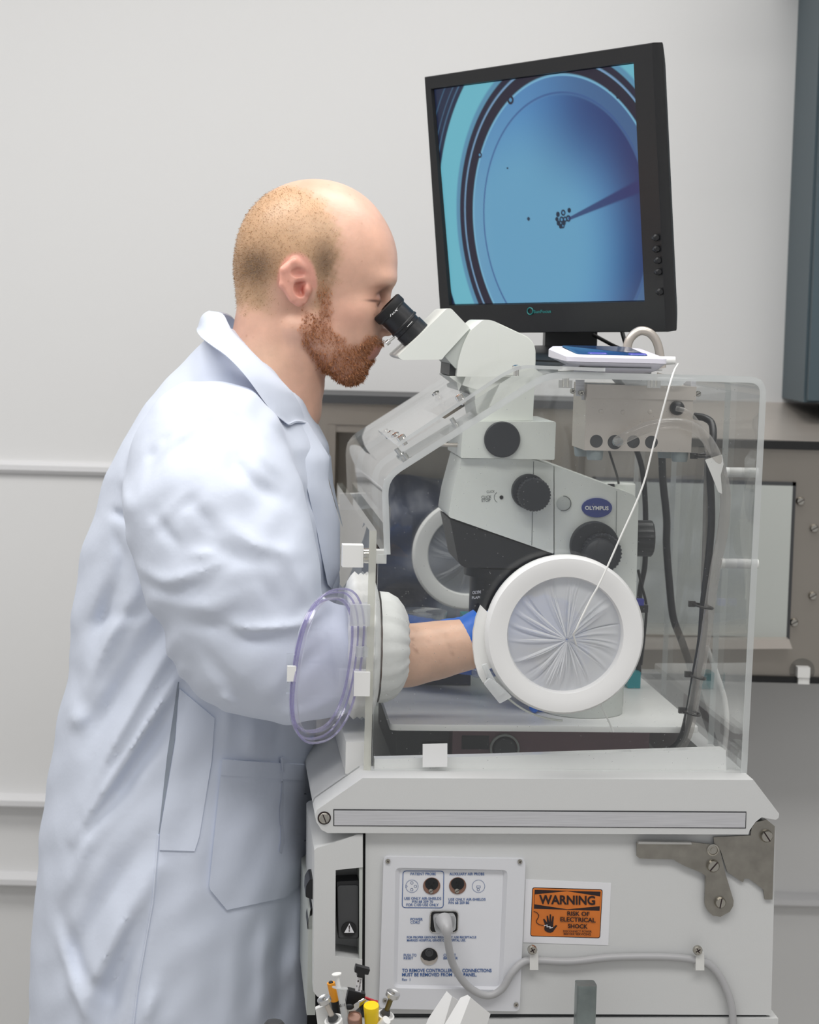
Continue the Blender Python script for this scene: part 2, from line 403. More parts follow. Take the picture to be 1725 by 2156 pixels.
# ------------------------------------------------ stainless hatches behind the incubator
def bz(px, py, y): p = B(px, py, y); return p.x, p.z
YA, YB = 1.12, .98
T = Thing('steel_hatch', 'stainless steel pass-through hatch with dark top flange and stepped frame, behind the man', 'hatch', (B(930, 1440, YA).x, WY - .1, B(930, 1440, YA).z), FW)
xl, zt = bz(652, 847, YA); xr, zb = bz(1240, 1450, YA)
ox0, oz1 = bz(691, 893, YA); ox1, oz0 = bz(1150, 1340, YA)
for a, b in [((xl, YA, zb), (ox0, WY, zt)), ((ox1, YA, zb), (xr, WY, zt)), ((ox0, YA, oz1), (ox1, WY, zt)), ((ox0, YA, zb), (ox1, WY, oz0))]:
    T.part('body_panel', MB().box(a, b), steelb)
T.part('top_flange', MB().box((xl - .012, YA - .01, zt), (xr, WY, zt + .014), .003), darkg)
T.part('back_panel', MB().box((ox0, YA + .16, oz0), (ox1, YA + .17, oz1)), steelb)
e = .013
fr_ = MB()
for a, b in [((ox0 - .002, YA + .001, oz0), (ox0 + e, YA + .15, oz1)), ((ox1 - e, YA + .02, oz0), (ox1, YA + .12, oz1)), ((ox0 - .002, YA + .0035, oz1 - e), (ox1, YA + .15, oz1 + .002)), ((ox0, YA + .02, oz0), (ox1, YA + .12, oz0 + e))]:
    fr_.box(a, b)
T.part('recess_frame', fr_, steelb)
mb = MB()
gx0, gz1 = bz(800, 1000, YA + .1); gx1, gz0 = bz(1140, 1335, YA + .1)
nu, nv = 40, 40; Vv = []
for i in range(nu + 1):
    for j in range(nv + 1):
        s_, t_ = i / nu, j / nv
        Vv.append((gx0 + (gx1 - gx0) * s_, YA + .07 + .012 * math.sin(9 * s_ + 5 * t_) + .008 * math.sin(17 * t_ - 7 * s_) + .006 * math.sin(31 * s_ * t_ + 3), gz0 + (gz1 - gz0) * t_ + .004 * math.sin(12 * s_)))
mb.add(Vv, [(i * (nv + 1) + j, (i + 1) * (nv + 1) + j, (i + 1) * (nv + 1) + j + 1, i * (nv + 1) + j + 1) for i in range(nu) for j in range(nv)])
solo('dust_cover', 'dark navy rumpled cover hanging in the steel hatch behind the incubator', 'cover', mb, navy, FW)
T = Thing('steel_cabinet', 'stainless steel wall cabinet with black gasket edges and grey door panel, right of the incubator', 'cabinet', (B(1560, 1440, YB).x, WY - .15, B(1560, 1445, YB).z), FW)
xl, zt = bz(1235, 922, YB); xr, zb = bz(1990, 1446, YB); zw = B(1600, 846, WY).z
T.part('body', MB().box((xl, YB + .004, zb + .006), (xr, WY, zt - .008)), steeld)
T.part('sloped_top', MB().rings([[(x, YB + .02, zt - .01), (x, WY, zt - .01), (x, WY, zw), (x, YB + .02, zt + .004)] for x in (xl, xr)]), steel)
T.part('top_gasket', MB().box((xl, YB - .006, zt - .010), (xr, YB + .03, zt + .003), .002), blackr)
T.part('bottom_gasket', MB().box((xl, YB - .004, zb), (xr, YB + .03, zb + .010), .002), blackr)
dx0, dz1 = bz(1255, 1012, YB); dx1, dz0 = bz(1655, 1342, YB)
d_ = T.part('door_panel', MB().box((dx0, YB - .005, dz0), (dx1, YB + .01, dz1), .003), scopeg, label='light grey inset door panel')
fr_ = MB(); e = .006
for a, b in [((dx0 - e, YB - .002, dz0 - e), (dx0, YB + .01, dz1 + e)), ((dx1, YB - .002, dz0 - e), (dx1 + e, YB + .01, dz1 + e)), ((dx0 - e, YB - .002, dz1), (dx1 + e, YB + .01, dz1 + e))]: fr_.box(a, b)
T.part('door_gasket', fr_, darkg)
T.part('door_ledge', MB().prism([(p[0], p[1]) for p in (bz(1255, 1340, YB), bz(1655, 1340, YB), bz(1662, 1360, YB), bz(1255, 1362, YB))], YB - .03, YB + .004, .002), steel)
for px, py in [(1685, 1055), (1714, 1112), (1672, 1310), (1711, 1254)]:
    disc_screw(T, px, py, YB + .004, 9, name='bolt', h=.008)
la = T.part('latch', MB().box(*(Vector((*bz(1677, 1402, YB)[:1], YB - .016, bz(1677, 1402, YB)[1])), Vector((bz(1702, 1424, YB)[0], YB + .004, bz(1702, 1424, YB)[1]))), .004), white, label='white plastic latch')
lp = MB(); c = B(1690, 1413, YB); lp.lathe((c.x, YB + .004, c.z), (0, -1, 0), [(0, .021), (.004, .021), (.005, .018)], 24); T.part('latch_plate', lp, acr, la)
lp = MB(); q = B(1690, 1430, YB); lp.box((q.x - .009, YB - .014, q.z - .006), (q.x + .009, YB + .004, q.z + .008), .003); T.part('latch_tongue', lp, white, la)
# blue grey wall cabinet at the far right
q = B(1697, 848, 1.12)
T = Thing('wall_cabinet', 'blue-grey wall cabinet at the right edge above the steel cabinet', 'cabinet', (q.x + .2, WY, q.z), FW)
T.part('body', MB().box((q.x, 1.14, q.z), (q.x + .5, WY, 2.6), .004), tealcab)
T.part('door', MB().box((q.x + .004, 1.12, q.z + .004), (q.x + .25, 1.138, 2.59), .003), tealcab)
T.part('door', MB().box((q.x + .254, 1.12, q.z + .004), (q.x + .496, 1.138, 2.59), .003), tealcab)

# ================================================================== the incubator base
VB, VC = -.025, -.037
base0 = A(1150, 2140, .3)
T = Thing('incubator', 'grey infant incubator base with connector panel and metal hood latch', 'incubator', (base0.x, .33, 0)); INC = T
zs = A(1100, 2138, VB).z
pr = IZ([(770, 1750), (1600, 1750), (1607, 1727), (1618, 1729), (1634, 1745), (1624, 2137), (768, 2134)], VB)
T.part('body', MB().prism(pr, VB, .70, .004), beige)
u0, u1 = A(655, 2140, VB).x, A(1637, 2150, VB).x
T.part('lower_body', MB().box((u0 + .05, VB - .004, zs - .32), (u1, .72, zs - .0035), .006), beige)
T.part('seam', MB().box((u0 + .06, VB + .006, zs - .006), (u1 - .012, .69, zs + .004)), beige2)
for du in (.1, .42):
    T.part('stand_column', MB().box((u0 + du, .25, .09), (u0 + du + .08, .42, zs - .31), .006), beige)
T.part('stand_foot', MB().box((u0 + .02, .05, .07), (u1 - .02, .62, .11), .01), beige)
for cu in (u0 + .06, u1 - .06):
    for cv in (.09, .58):
        T.part('caster', MB().cyl((cu - .012, cv, .036), (cu + .012, cv, .036), .036), blackr)
CPR = [(764, 1638), (1587, 1642), (1641, 1713), (1640, 1722), (1634, 1726), (1604, 1721), (1592, 1730), (1579, 1748), (1576, 1757), (690, 1754), (677, 1747), (666, 1730), (663, 1716), (668, 1705)]
cap = T.part('deck_cap', MB().prism(IZ(CPR, VC), VC, .028, .005), beige)
T.part('deck_cap', MB().prism(IZ(CPR, VC), .70, .74, .005), beige, label='far end of the deck cap')
T.part('deck_side', MB().prism(IZ([(764, 1638), (782, 1638), (786, 1754), (690, 1754), (677, 1747), (666, 1730), (663, 1716), (668, 1705)], VC), .02, .71, .004), beige)
T.part('deck_side', MB().prism(IZ([(1545, 1641), (1587, 1642), (1641, 1713), (1640, 1722), (1634, 1726), (1604, 1721), (1592, 1730), (1579, 1748), (1576, 1757), (1540, 1757)], VC), .02, .71, .004), beige)
T.part('deck_floor', MB().prism(IZ([(700, 1735), (1560, 1738), (1560, 1754), (700, 1752)], VC), .02, .71), scopeg)
T.part('aluminium_strip', MB().prism(IZ([(704, 1706), (1570, 1711), (1569, 1742), (704, 1737)], VC), VC - .0012, VC + .002), alum, cap, label='long brushed aluminium strip')
g_ = MB()
for a, b in [((702, 1704), (1572, 1706.5)), ((702, 1737), (1572, 1739)), ]:
    pass
T.part('strip_edge', MB().prism(IZ([(702, 1703.5), (1572, 1708.5), (1571, 1744), (702, 1739)], VC), VC - .0004, VC + .002), darkg, cap)
disc_screw(T, 683, 1722, VC, 11.5, cap, 'deck_screw', slot=-68, ring=1.25)
# raised sill along the access side
q0, q1 = A(728, 1640, .02), A(778, 1640, .02)
T.part('door_sill', MB().box((q0.x, .03, A(770, 1638, VC).z - .01), (q1.x, .70, A(770, 1638, VC).z + .028), .008), white, cap)
# control module at the left end
VM = -.034
pr = IZ([(662, 1790), (668, 1785), (700, 1776), (752, 1757), (762, 1757), (764, 1765), (763, 2118), (700, 2110), (668, 2098), (660, 2088)], VM)
def hole_front(name, T, outer, inner, v0, v1, m, parent=None, **k):
    """front wall with a window: outer and inner closed loops resampled to the same count"""
    def res(P, n=48):
        P = [Vector(p) for p in P]; L = [0]
        for i in range(len(P)): L.append(L[-1] + (P[(i + 1) % len(P)] - P[i]).length)
        out = []
        for k_ in range(n):
            d = L[-1] * k_ / n; i = max(j for j in range(len(P)) if L[j] <= d + 1e-12)
            a, b = P[i], P[(i + 1) % len(P)]; out.append(a.lerp(b, (d - L[i]) / max((b - a).length, 1e-9)))
        return out
    o, i = res(outer), res(inner); c = sum(i, Vector((0, 0))) / len(i)
    def srt(P): return sorted(P, key=lambda p: math.atan2(p.y - c.y, p.x - c.x))
    o, i = srt(o), srt(i)
    mb = MB().rings([[(p.x, v1, p.y) for p in o], [(p.x, v0, p.y) for p in o], [(p.x, v0, p.y) for p in i], [(p.x, v1, p.y) for p in i]], caps=False)
    mb.rings([[(p.x, v1, p.y) for p in o], [(p.x, v1, p.y) for p in i]], caps=False)
    return T.part(name, mb, m, parent, **k)
mod = T.part('control_module', MB().prism(pr, VM + .05, .2, 0), beige)
win = IZ([(707, 1832), (761, 1827), (761, 2020), (706, 2013)], VM)
# front built from four slabs around the window
def slab(pts, v0, v1, m, name='module_front', bev=.0015): T.part(name, MB().prism(IZ(pts, VM), v0, v1, bev), m, mod)
slab([(662, 1790), (668, 1785), (700, 1776), (752, 1757), (764, 1757), (764, 1826), (707, 1832), (662, 1832)], VM, VM + .05, beige)
slab([(662, 1832), (707, 1832), (706, 2013), (660, 2013)], VM, VM + .05, beige)
slab([(660, 2013), (706, 2013), (763, 2021), (763, 2118), (700, 2110), (668, 2098), (660, 2088)], VM, VM + .05, beige)
slab([(757, 1826), (764, 1826), (763, 2021), (757, 2021)], VM + .002, VM + .05, scopeg, 'module_edge', .0008)
slab([(764, 1757), (769, 1757), (769, 2137), (764, 2137)], VM + .012, VM + .05, blackr, 'module_gap', 0)
h_ = T.part('latch_handle', MB().prism(IZ(round_poly([(710, 1860), (757, 1858), (757, 1980), (713, 1980)], 4), VM), VM + .008, VM + .035, .002), blackp, mod, label='black pull handle with warning triangle')
T.part('handle_face', MB().prism(IZ(round_poly([(712, 1868), (755, 1867), (755, 1978), (714, 1978)], 6), VM), VM + .0065, VM + .01, .001), maroon if 0 else darkg, h_)
c = A(735, 1956, VM + .0062); mbk = MB().lathe(c, (0, -1, 0), [(0, .0088), (.0015, .0086), (.0016, .0001)], 28); T.part('warning_disc', mbk, blackr, h_)
tri = MB().prism(IZ([(725, 1964), (746, 1964), (736, 1944)], VM + .004), VM + .0038, VM + .0044); T.part('warning_triangle', tri, stickw, h_)
T.part('exclamation_mark', cat(MB().prism(IZ([(734.5, 1949), (737, 1949), (736.6, 1957.5), (735.2, 1957.5)], VM + .003), VM + .003, VM + .0036), MB().prism(IZ([(734.8, 1959), (736.8, 1959), (736.8, 1961.4), (734.8, 1961.4)], VM + .003), VM + .003, VM + .0036)), inkk, h_)
T.part('switch_paddle', MB().prism(IZ(round_poly([(647, 1882), (655, 1868), (664, 1868), (664, 1912), (646, 1906)], 3), VM), .0, .045, .002), blackp, mod)
T.part('switch_paddle', MB().prism(IZ(round_poly([(650, 1962), (657, 1930), (664, 1930), (664, 1975), (650, 1975)], 3), VM), .0, .045, .002), blackp, mod)
T.part('side_rail', MB().box((A(650, 2060, 0).x, .01, A(650, 2064, 0).z), (A(664, 2040, 0).x, .6, A(650, 2050, 0).z), .002), blackp, mod)
T.part('side_skirt', MB().prism(IZ([(650, 1915), (664, 1915), (664, 2137), (646, 2137)], 0), 0, .5, .003), scopeg, mod)
# connector panel
VP = VB - .006
ou = round_poly(IZ([(807, 1801), (1106, 1806), (1093, 2126), (797, 2120)], VB), .006)
i1 = round_poly(IZ([(832, 1824), (1068, 1829), (1057, 2081), (828, 2077)], VB), .006)
i2 = round_poly(IZ([(842, 1829), (1060, 1832), (1050, 2076), (836, 2072)], VB), .004)
mb = MB().rings([[(p[0], VB + .001, p[1]) for p in ou], [(p[0], VP + .001, p[1]) for p in ou], [(p[0] * .998 + .002 * A(950, 1960, VB).x, VP, p[1]) for p in ou], [(p[0], VP, p[1]) for p in i1], [(p[0], VB - .001, p[1]) for p in i2]], caps=False)
pan = T.part('connector_panel', mb, panelm, label='white connector panel with blue lettering and sockets')
T.part('label_plate', MB().prism(i2, VB - .0012, VB + .002), platem, pan)
for px, py in [(817, 1813), (1095, 1814), (1087, 2115), (811, 2106)]: disc_screw(T, px, py, VP, 5.2, pan, 'panel_screw', cross=True, h=.0022)
VL = VB - .0013
def K(x, y): return 780 + x / 5.0735, 780 + 1000 + y / 5.0735
def ptxt(s, x0, x1, y, cap=27, m=inkb, dy=0, off=.012):
    a, b = K(x0, y); c_, d = K(x1, y + dy); T.part('lettering', text(s, a, c_, b, d, cap / 5.0735, VL, off=off), m, pan)
ptxt('PATIENT PROBE', 430, 700, 318); ptxt('AUXILIARY AIR PROBE', 845, 1218, 319)
ptxt('USE ONLY AIR-SHIELDS', 362, 758, 580); ptxt('P/N 68 209 70', 447, 670, 614); ptxt('FOR C100 USE ONLY', 385, 730, 648)
ptxt('USE ONLY AIR-SHIELDS', 837, 1232, 590); ptxt('P/N 68 209 80', 837, 1056, 626)
ptxt('POWER', 430, 560, 803); ptxt('CORD', 430, 530, 836)
ptxt('FOR PROPER GROUND RELIABILITY, USE RECEPTACLE', 392, 1133, 992, 23, off=.02); ptxt('MARKED HOSPITAL GRADE OR HOSPITAL USE.', 392, 1020, 1025, 23, off=.02)
ptxt('PUSH TO', 357, 493, 1186); ptxt('RESET', 357, 458, 1218); ptxt('CIRCUIT', 782, 915, 1186); ptxt('BREAKER', 782, 935, 1218)
ptxt('TO REMOVE CONTROLLER, ALL CONNECTIONS', 340, 1296, 1353, 34, off=.02); ptxt('MUST BE REMOVED FROM THIS PANEL.', 340, 1138, 1398, 34, off=.02)
ptxt('Rev  1', 340, 426, 1446, 26)
def line_loop(T, pts, wpx, v, m, parent, name, closed=True, fr=FI):
    P = [fr.at(x, y, v) for x, y in pts]; wd = wpx * (P[0].y - fr.c.y) / FPX / 2; mb = MB(); n = len(P)
    for i in range(n if closed else n - 1):
        a, b = P[i], P[(i + 1) % n]; d = b - a
        if d.length < 1e-7: continue
        d = d / d.length; q = Vector((-d.z, 0, d.x)) * wd; e_ = d * wd * .6
        mb.add([a - e_ + q, b + e_ + q, b + e_ - q, a - e_ - q], [(0, 1, 2, 3)])
    return T.part(name, mb, m, parent)
def circ(x, y, r, n=28): return [(x + r * math.cos(2 * math.pi * k / n), y + r * math.sin(2 * math.pi * k / n)) for k in range(n)]
line_loop(T, [tuple(q) for q in round_poly([K(350, 273), K(786, 275), K(780, 667), K(340, 664)], 7)], 1.4, VL - .0004, inkb, pan, 'printed_frame')
def pcirc(x, y, r, wd=.7): line_loop(T, circ(*K(x, y), r / 5.0735), wd, VL - .0004, inkb, pan, 'printed_circle')
pcirc(445, 436, 67); pcirc(444, 400, 14); pcirc(482, 437, 14); pcirc(443, 472, 14); pcirc(1156, 436, 67); pcirc(1154, 472, 13)
line_loop(T, [K(1137, 432), K(1175, 432), K(1175, 454), K(1137, 454)], .7, VL - .0004, inkb, pan, 'printed_square')
line_loop(T, [K(378, 420), K(396, 437), K(378, 454)], .7, VL - .0004, inkb, pan, 'printed_notch', closed=False)
def socket(x, y, r, kind):
    px, py = K(x, y); rp = r / 5.0735; c = A(px, py, VL); rr = rp * (c.y - FI.c.y) / FPX
    s_ = T.part('socket', MB().lathe(c, (0, -1, 0), [(0, rr * 1.06), (.0008, rr * 1.04), (.0009, rr), (.0002, rr * .98), (.0002, .0001)], 32), copper if kind < 2 else steel, pan)
    up = A(px - (.12 if kind == 0 else -.05) * 0 - rp * .1, py - rp * .32, VL - .0004)
    mb = MB()
    if kind < 2:
        pts = [(px + rp * .78 * math.cos(t), py - rp * .25 + rp * .74 * math.sin(t)) for t in np.linspace(0, 2 * math.pi, 26)[:-1]]
    else: pts = [(px + rp * .96 * math.cos(t), py - rp * .04 + rp * .96 * math.sin(t)) for t in np.linspace(math.pi, 2 * math.pi, 16)] + [(px + rp * .6, py + rp * .35), (px, py + rp * .5), (px - rp * .6, py + rp * .35)]
    T.part('socket_insert', mb.prism(IZ(pts, VL), VL - .0012, VL + .0004), blackp, s_)
    if kind < 2:
        disc_screw(T, px - rp * .08, py + rp * .62, VL - .0004, rp * .3, s_, 'socket_screw', h=.0016)
        for dx, dy in ([(-.3, -.3), (.3, -.35), (0, 0)] if kind == 0 else [(-.15, -.4), (.15, -.4), (0, 0)]):
            T.part('contact_slot', MB().prism(IZ([(px + rp * (dx - .1), py + rp * (dy - .1)), (px + rp * (dx + .1), py + rp * (dy - .1)), (px + rp * (dx + .1), py + rp * (dy + .14)), (px + rp * (dx - .1), py + rp * (dy + .14))], VL), VL - .0015, VL), blackr, s_)
    else:
        q = A(px, py - rp * .45, VL - .0012); T.part('reset_button', MB().lathe(q, (0, -1, 0), [(0, rr * .5), (.001, rr * .5), (.001, rr * .34), (.0004, rr * .3), (.0004, .0001)], 20), darkg, s_)
socket(655, 432, 90, 0); socket(933, 430, 90, 1); socket(629, 1186, 92, 2)
inl = T.part('power_inlet', MB().prism(IZ(round_poly([(906, 1919), (964, 1919), (963, 1962), (904, 1962)], 9), VL), VL - .0012, VL + .001), blackr, pan)
line_loop(T, [tuple(q) for q in round_poly([(907, 1918), (965, 1918), (964, 1963), (905, 1963)], 9)], 1.8, VL - .0014, chrome, inl, 'inlet_rim')
# warning sign
q4 = [(1107, 1851), (1287, 1859), (1281, 1990), (1102, 1984)]
VS = VB - .0006
wsn = T.part('warning_sign', MB().prism(IZ(q4, VB), VS, VB + .001), stickw, label='orange and black electrical shock warning sticker')
def J(x, y): return 1090 + x / 7.8409, 1840 + y / 7.8409
def flat(pts, lv, m, name, pix=False): return T.part(name, MB().prism(IZ(pts if pix else [J(*p) for p in pts], VB), VS - .0003 * lv, VS + .0002), m, wsn)
flat([tuple(q) for q in round_poly([(243, 219), (1404, 252), (1361, 1058), (209, 1025)], 40)], 1, inkk, 'sign_border')
flat([tuple(q) for q in round_poly([(253, 230), (1393, 263), (1350, 1046), (219, 1014)], 32)], 2, orange, 'sign_field')
flat([(282, 258), (1366, 290), (1351, 602), (268, 568)], 3, inkk, 'sign_header')
flat([(284, 333), (815, 280), (1360, 366), (1353, 525), (820, 576), (277, 494)], 4, orange, 'sign_hexagon')
def wtxt(s, x0, x1, ya, yb, cap, off): T.part('lettering', text(s, *(J(x0, ya)[0], J(x1, yb)[0], J(x0, ya)[1], J(x1, yb)[1]), cap / 7.8409, VS - .0013, off=off), inkk, wsn)
wtxt('WARNING', 357, 1283, 491, 509, 138, .03); wtxt('RISK OF', 822, 1190, 686, 696, 66, .03); wtxt('ELECTRICAL', 707, 1290, 782, 800, 68, .03)
wtxt('SHOCK', 832, 1160, 893, 902, 66, .03); wtxt('DISCONNECT POWER', 754, 1226, 960, 968, 32, .02); wtxt('BEFORE SERVICING', 764, 1212, 1008, 1016, 32, .02)
hand = [(438, 900), (452, 840), (420, 742), (440, 735), (486, 800), (478, 690), (498, 684), (522, 800), (530, 664), (550, 664), (554, 800), (574, 694), (596, 696), (585, 830), (588, 880), (630, 838), (652, 850), (610, 905), (585, 945), (540, 965), (490, 955), (450, 930)]
flat(hand, 4, inkk, 'hand_symbol')
line_loop(T, [J(*p) for p in [(440, 855), (490, 842), (485, 875), (540, 868), (535, 895), (580, 885)]], 1.6, VS - .0016, stickw, wsn, 'bolt_symbol', False)
line_loop(T, [J(p[0], p[1]) for p in [(270, 618), (320, 640), (352, 680), (345, 720), (310, 775), (320, 810), (360, 838), (430, 852)]], 1.5, VS - .0014, inkk, wsn, 'wire_symbol', False)
# hood latch
VQ = VB - .004
pl = T.part('latch_plate', MB().prism(IZ([(1503, 1763), (1581, 1759), (1583, 1744), (1592, 1731), (1615, 1726), (1632, 1740), (1627, 1894), (1611, 1894), (1608, 1873), (1577, 1850), (1568, 1850), (1565, 1858), (1532, 1836), (1518, 1791), (1504, 1776)], VQ), VQ, VQ + .003, .0006), steell, label='toothed steel latch plate')
lv = T.part('latch_lever', MB().prism(IZ([(1340, 1774), (1344, 1770), (1454, 1772), (1491, 1776), (1514, 1783), (1525, 1832), (1544, 1895), (1543, 1906), (1536, 1918), (1516, 1929), (1500, 1926), (1491, 1918), (1485, 1908), (1483, 1899), (1485, 1843), (1476, 1836), (1439, 1821), (1417, 1808), (1346, 1806), (1340, 1801)], VQ), VQ - .003, VQ, .0006), steell, label='bent steel latch lever')
T.part('lever_lip', MB().prism(IZ([(1342, 1768), (1452, 1770), (1454, 1774), (1341, 1773)], VQ), VQ - .009, VQ - .002, .0005), chrome, lv)
disc_screw(T, 1613, 1759, VQ, 14, pl, 'latch_screw', slot=-55, h=.006); disc_screw(T, 1501, 1822, VQ - .003, 14, lv, 'latch_screw', slot=50, h=.006)
disc_screw(T, 1516, 1899, VQ - .003, 12.5, lv, 'latch_screw', slot=80, h=.006)
c = A(1501, 1789, VQ - .003); T.part('latch_rivet', MB().lathe(c, (0, -1, 0), [(0, .007), (.002, .007), (.0025, .0055), (.0015, .005), (.0015, .003), (.003, .0028), (.003, .0001)], 24), screwm, lv)
# cable clamps
for px, py in [(1122, 2023), (1470, 2024)]:
    c = A(px, py, VB); k = T.part('cable_clamp', MB().prism(IZ([(px - 6, py - 24), (px + 8, py - 24), (px + 9, py - 12), (px + 9, py + 13), (px - 9, py + 13), (px - 9, py - 10)], VB), VB - .011, VB + .001, .0015), clampm)
    disc_screw(T, px - 1, py - 24, VB - .010 if 0 else VB - .011, 10.5, k, 'clamp_screw', cross=True, h=.004)
# ------------------------------------------------ power cord
path = [A(935, 1936, VB - .012), A(941, 1952, VB - .035), A(944, 1985, VB - .032), A(955, 2032, VB - .022), A(985, 2076, VB - .014), A(1025, 2096, VB - .012), A(1056, 2083, VB - .011), A(1078, 2049, VB - .011), A(1100, 2027, VB - .008), A(1124, 2022, VB - .006), A(1200, 2025, VB - .006), A(1290, 2016, VB - .006), A(1400, 2015, VB - .006), A(1470, 2022, VB - .006), A(1500, 2036, VB - .006), A(1524, 2070, VB - .007), A(1541, 2120, VB - .009), A(1546, 2200, VB - .011)]
T2 = Thing('power_cord', 'grey power cord curving from the panel socket to two clamps', 'cord', path[-1])
T2.part('cord', MB().tube(path, .0045, 14), cordm)
mb = MB().prism(IZ(round_poly([(911, 1923), (958, 1921), (957, 1952), (915, 1958)], 8), VL), VB - .016, VB - .002, .003); T2.part('plug', mb, frost, label='clear moulded plug')
T2.part('strain_relief', MB().tube([A(934, 1936, VB - .018), A(939, 1950, VB - .03), A(943, 1966, VB - .034)], lambda t: .0095 - .0035 * t, 18), cordm)
# galvanised post in front
c0 = A(1234, 2070, -.085)
mb = MB(); rr = 21.5 * (2.4 - .085) / FPX
mb.rings([[(c0.x + x * rr, -.085 + y * rr, z) for x, y in round_poly([(-1, -1), (1, -1), (1, 1), (-1, 1)], .35)] for z in (0, c0.z)])
solo('metal_post', 'galvanised square metal post standing in front of the incubator', 'post', mb, galv)
# ================================================================== the clear hood
zt_ = A(1150, 783, 0).z
H = Thing('incubator_hood', 'clear acrylic incubator hood with iris ports and swung-open arm door', 'hood', (A(1190, 1635, .3).x, .36, A(1190, 1637, 0).z))
LV = .72; TH = .0075
def offs(P, d):
    out = []
    for i, p in enumerate(P):
        p = Vector(p); a = (p - Vector(P[i - 1])).normalized() if i else None; b = (Vector(P[i + 1]) - p).normalized() if i < len(P) - 1 else None
        t = ((a or b) + (b or a)).normalized(); n = Vector((t.y, -t.x)); c_ = max(.5, n.dot(Vector(((b or a).y, -(b or a).x)))); out.append(tuple(p + n * (d / c_)))
    return out
def arcfit(P, r, seg=5):
    out = [P[0]]
    for i in range(1, len(P) - 1):
        p = Vector(P[i]); a = (Vector(P[i - 1]) - p); b = (Vector(P[i + 1]) - p); k = min(r, a.length * .45, b.length * .45)
        A_ = p + a.normalized() * k; B_ = p + b.normalized() * k
        for j in range(seg + 1): t = j / seg; out.append(tuple((1 - t) ** 2 * A_ + 2 * t * (1 - t) * p + t * t * B_))
    out.append(P[-1]); return out
def sheet(P, th, v0, v1, m=0, em=1):
    """bent sheet: open profile P with thickness to the inside, from depth v0 to v1; cut edges take the second material"""
    Q = offs(P, th); n = len(P); mb = MB()
    ring = list(P) + Q[::-1]
    V = [(p[0], v0, p[1]) for p in ring] + [(p[0], v1, p[1]) for p in ring]; N = 2 * n; F = []; mi = []
    for i in range(N):
        j = (i + 1) % N; F.append((i, N + i, N + j, j)); mi.append(em if i in (n - 1, N - 1) else m)
    for i in range(n - 1):
        F.append((i, i + 1, N - 2 - i, N - 1 - i)); F.append((N + i, N + N - 1 - i, N + N - 2 - i, N + i + 1)); mi += [em, em]
    return mb.add(V, F, mi)
full = IZ([(809, 1168), (803, 1003), (1150, 782), (1616, 793), (1573, 1634)], 0)
fa = arcfit(full, .022)
lo_slope = (Vector(full[1]).lerp(Vector(full[2]), .48)); hi_roof = (Vector(full[2]).lerp(Vector(full[3]), .12))
H.part('front_shell', sheet(fa, TH, 0, .17), [acrs, edge])
H.part('rear_shell', sheet(fa, TH, .46, LV), [acrs, edge])
H.part('left_shell', sheet(arcfit([full[0], full[1], tuple(lo_slope)], .022), TH, .17, .46), [acrs, edge])
H.part('right_shell', sheet(arcfit([tuple(hi_roof), full[3], full[4]], .022), TH, .17, .46), [acrs, edge])
pr = IZ([(783, 1634), (797, 1168), (812, 1168), (810, 1010), (1152, 793), (1604, 802), (1562, 1634)], .0)
for nm, v in (('end_panel', .001), ('end_panel', LV - .006)):
    H.part(nm, MB().prism(pr, v, v + .005, capmi=0, mi=1), [acr, edge])
# hemmed slope flange inside the near end
# access door on the working side
ud = [A(779, 1300, .0).x, A(797, 1300, .0).x]
du0 = A(778, 1120, .004).x; ztop = A(790, 1118, .0).z; zbot = A(780, 1634, .0).z
du1 = du0 + .0085
door = H.part('access_door', MB().prism([(du0, zbot), (du1, zbot), (du1, ztop), (du0, ztop)], .004, .70, capmi=1, mi=0), [acrs, edgey], label='clear acrylic access door with cream cut edges')
for v in (.015, .62):
    px0, py0 = (722, 1148) if v < .1 else (716, 1040); k = 1 if v < .1 else .72
    p, q = A(px0, py0, v), A(px0 + 43 * k, py0 + 47 * k, v)
    lt = H.part('door_latch', MB().box((p.x, v, q.z), (q.x, v + .022, p.z), .002), white, door)
    zc = (p.z + q.z) / 2; mb = MB()
    sp = [(q.x + (du0 - q.x) * t / 60, v + .011 + .008 * math.cos(t * .62), zc + .008 * math.sin(t * .62)) for t in range(61)]
    H.part('latch_spring', MB().tube(sp, .0011, 6, res=1), chrome, door)
    H.part('latch_keeper', MB().box((du1 + .001, v, zc - .008), (du1 + .013, v + .022, zc + .007), .0015), white, door)
def clearbit(pts, v0, v1, name): return H.part(name, MB().prism(IZ(pts, v0), v0, v1, .001), acr)
clearbit([(811, 1048), (823, 1070), (822, 1130), (813, 1152), (809, 1152)], .02, .06, 'hinge_bracket')
clearbit([(1590, 972), (1604, 952), (1605, 1000), (1598, 1108), (1590, 1080)], .03, .08, 'latch_bracket')
clearbit([(1553, 1590), (1562, 1572), (1578, 1572), (1572, 1634), (1550, 1634)], .015, .06, 'foot_bracket')
for py0, px0 in ((994, 1528), (1186, 1518)):
    a, b = A(px0, py0, .14), A(1596, py0, .14); b.z = a.z
    H.part('latch_rod', MB().cyl(a, b, .0062), white)
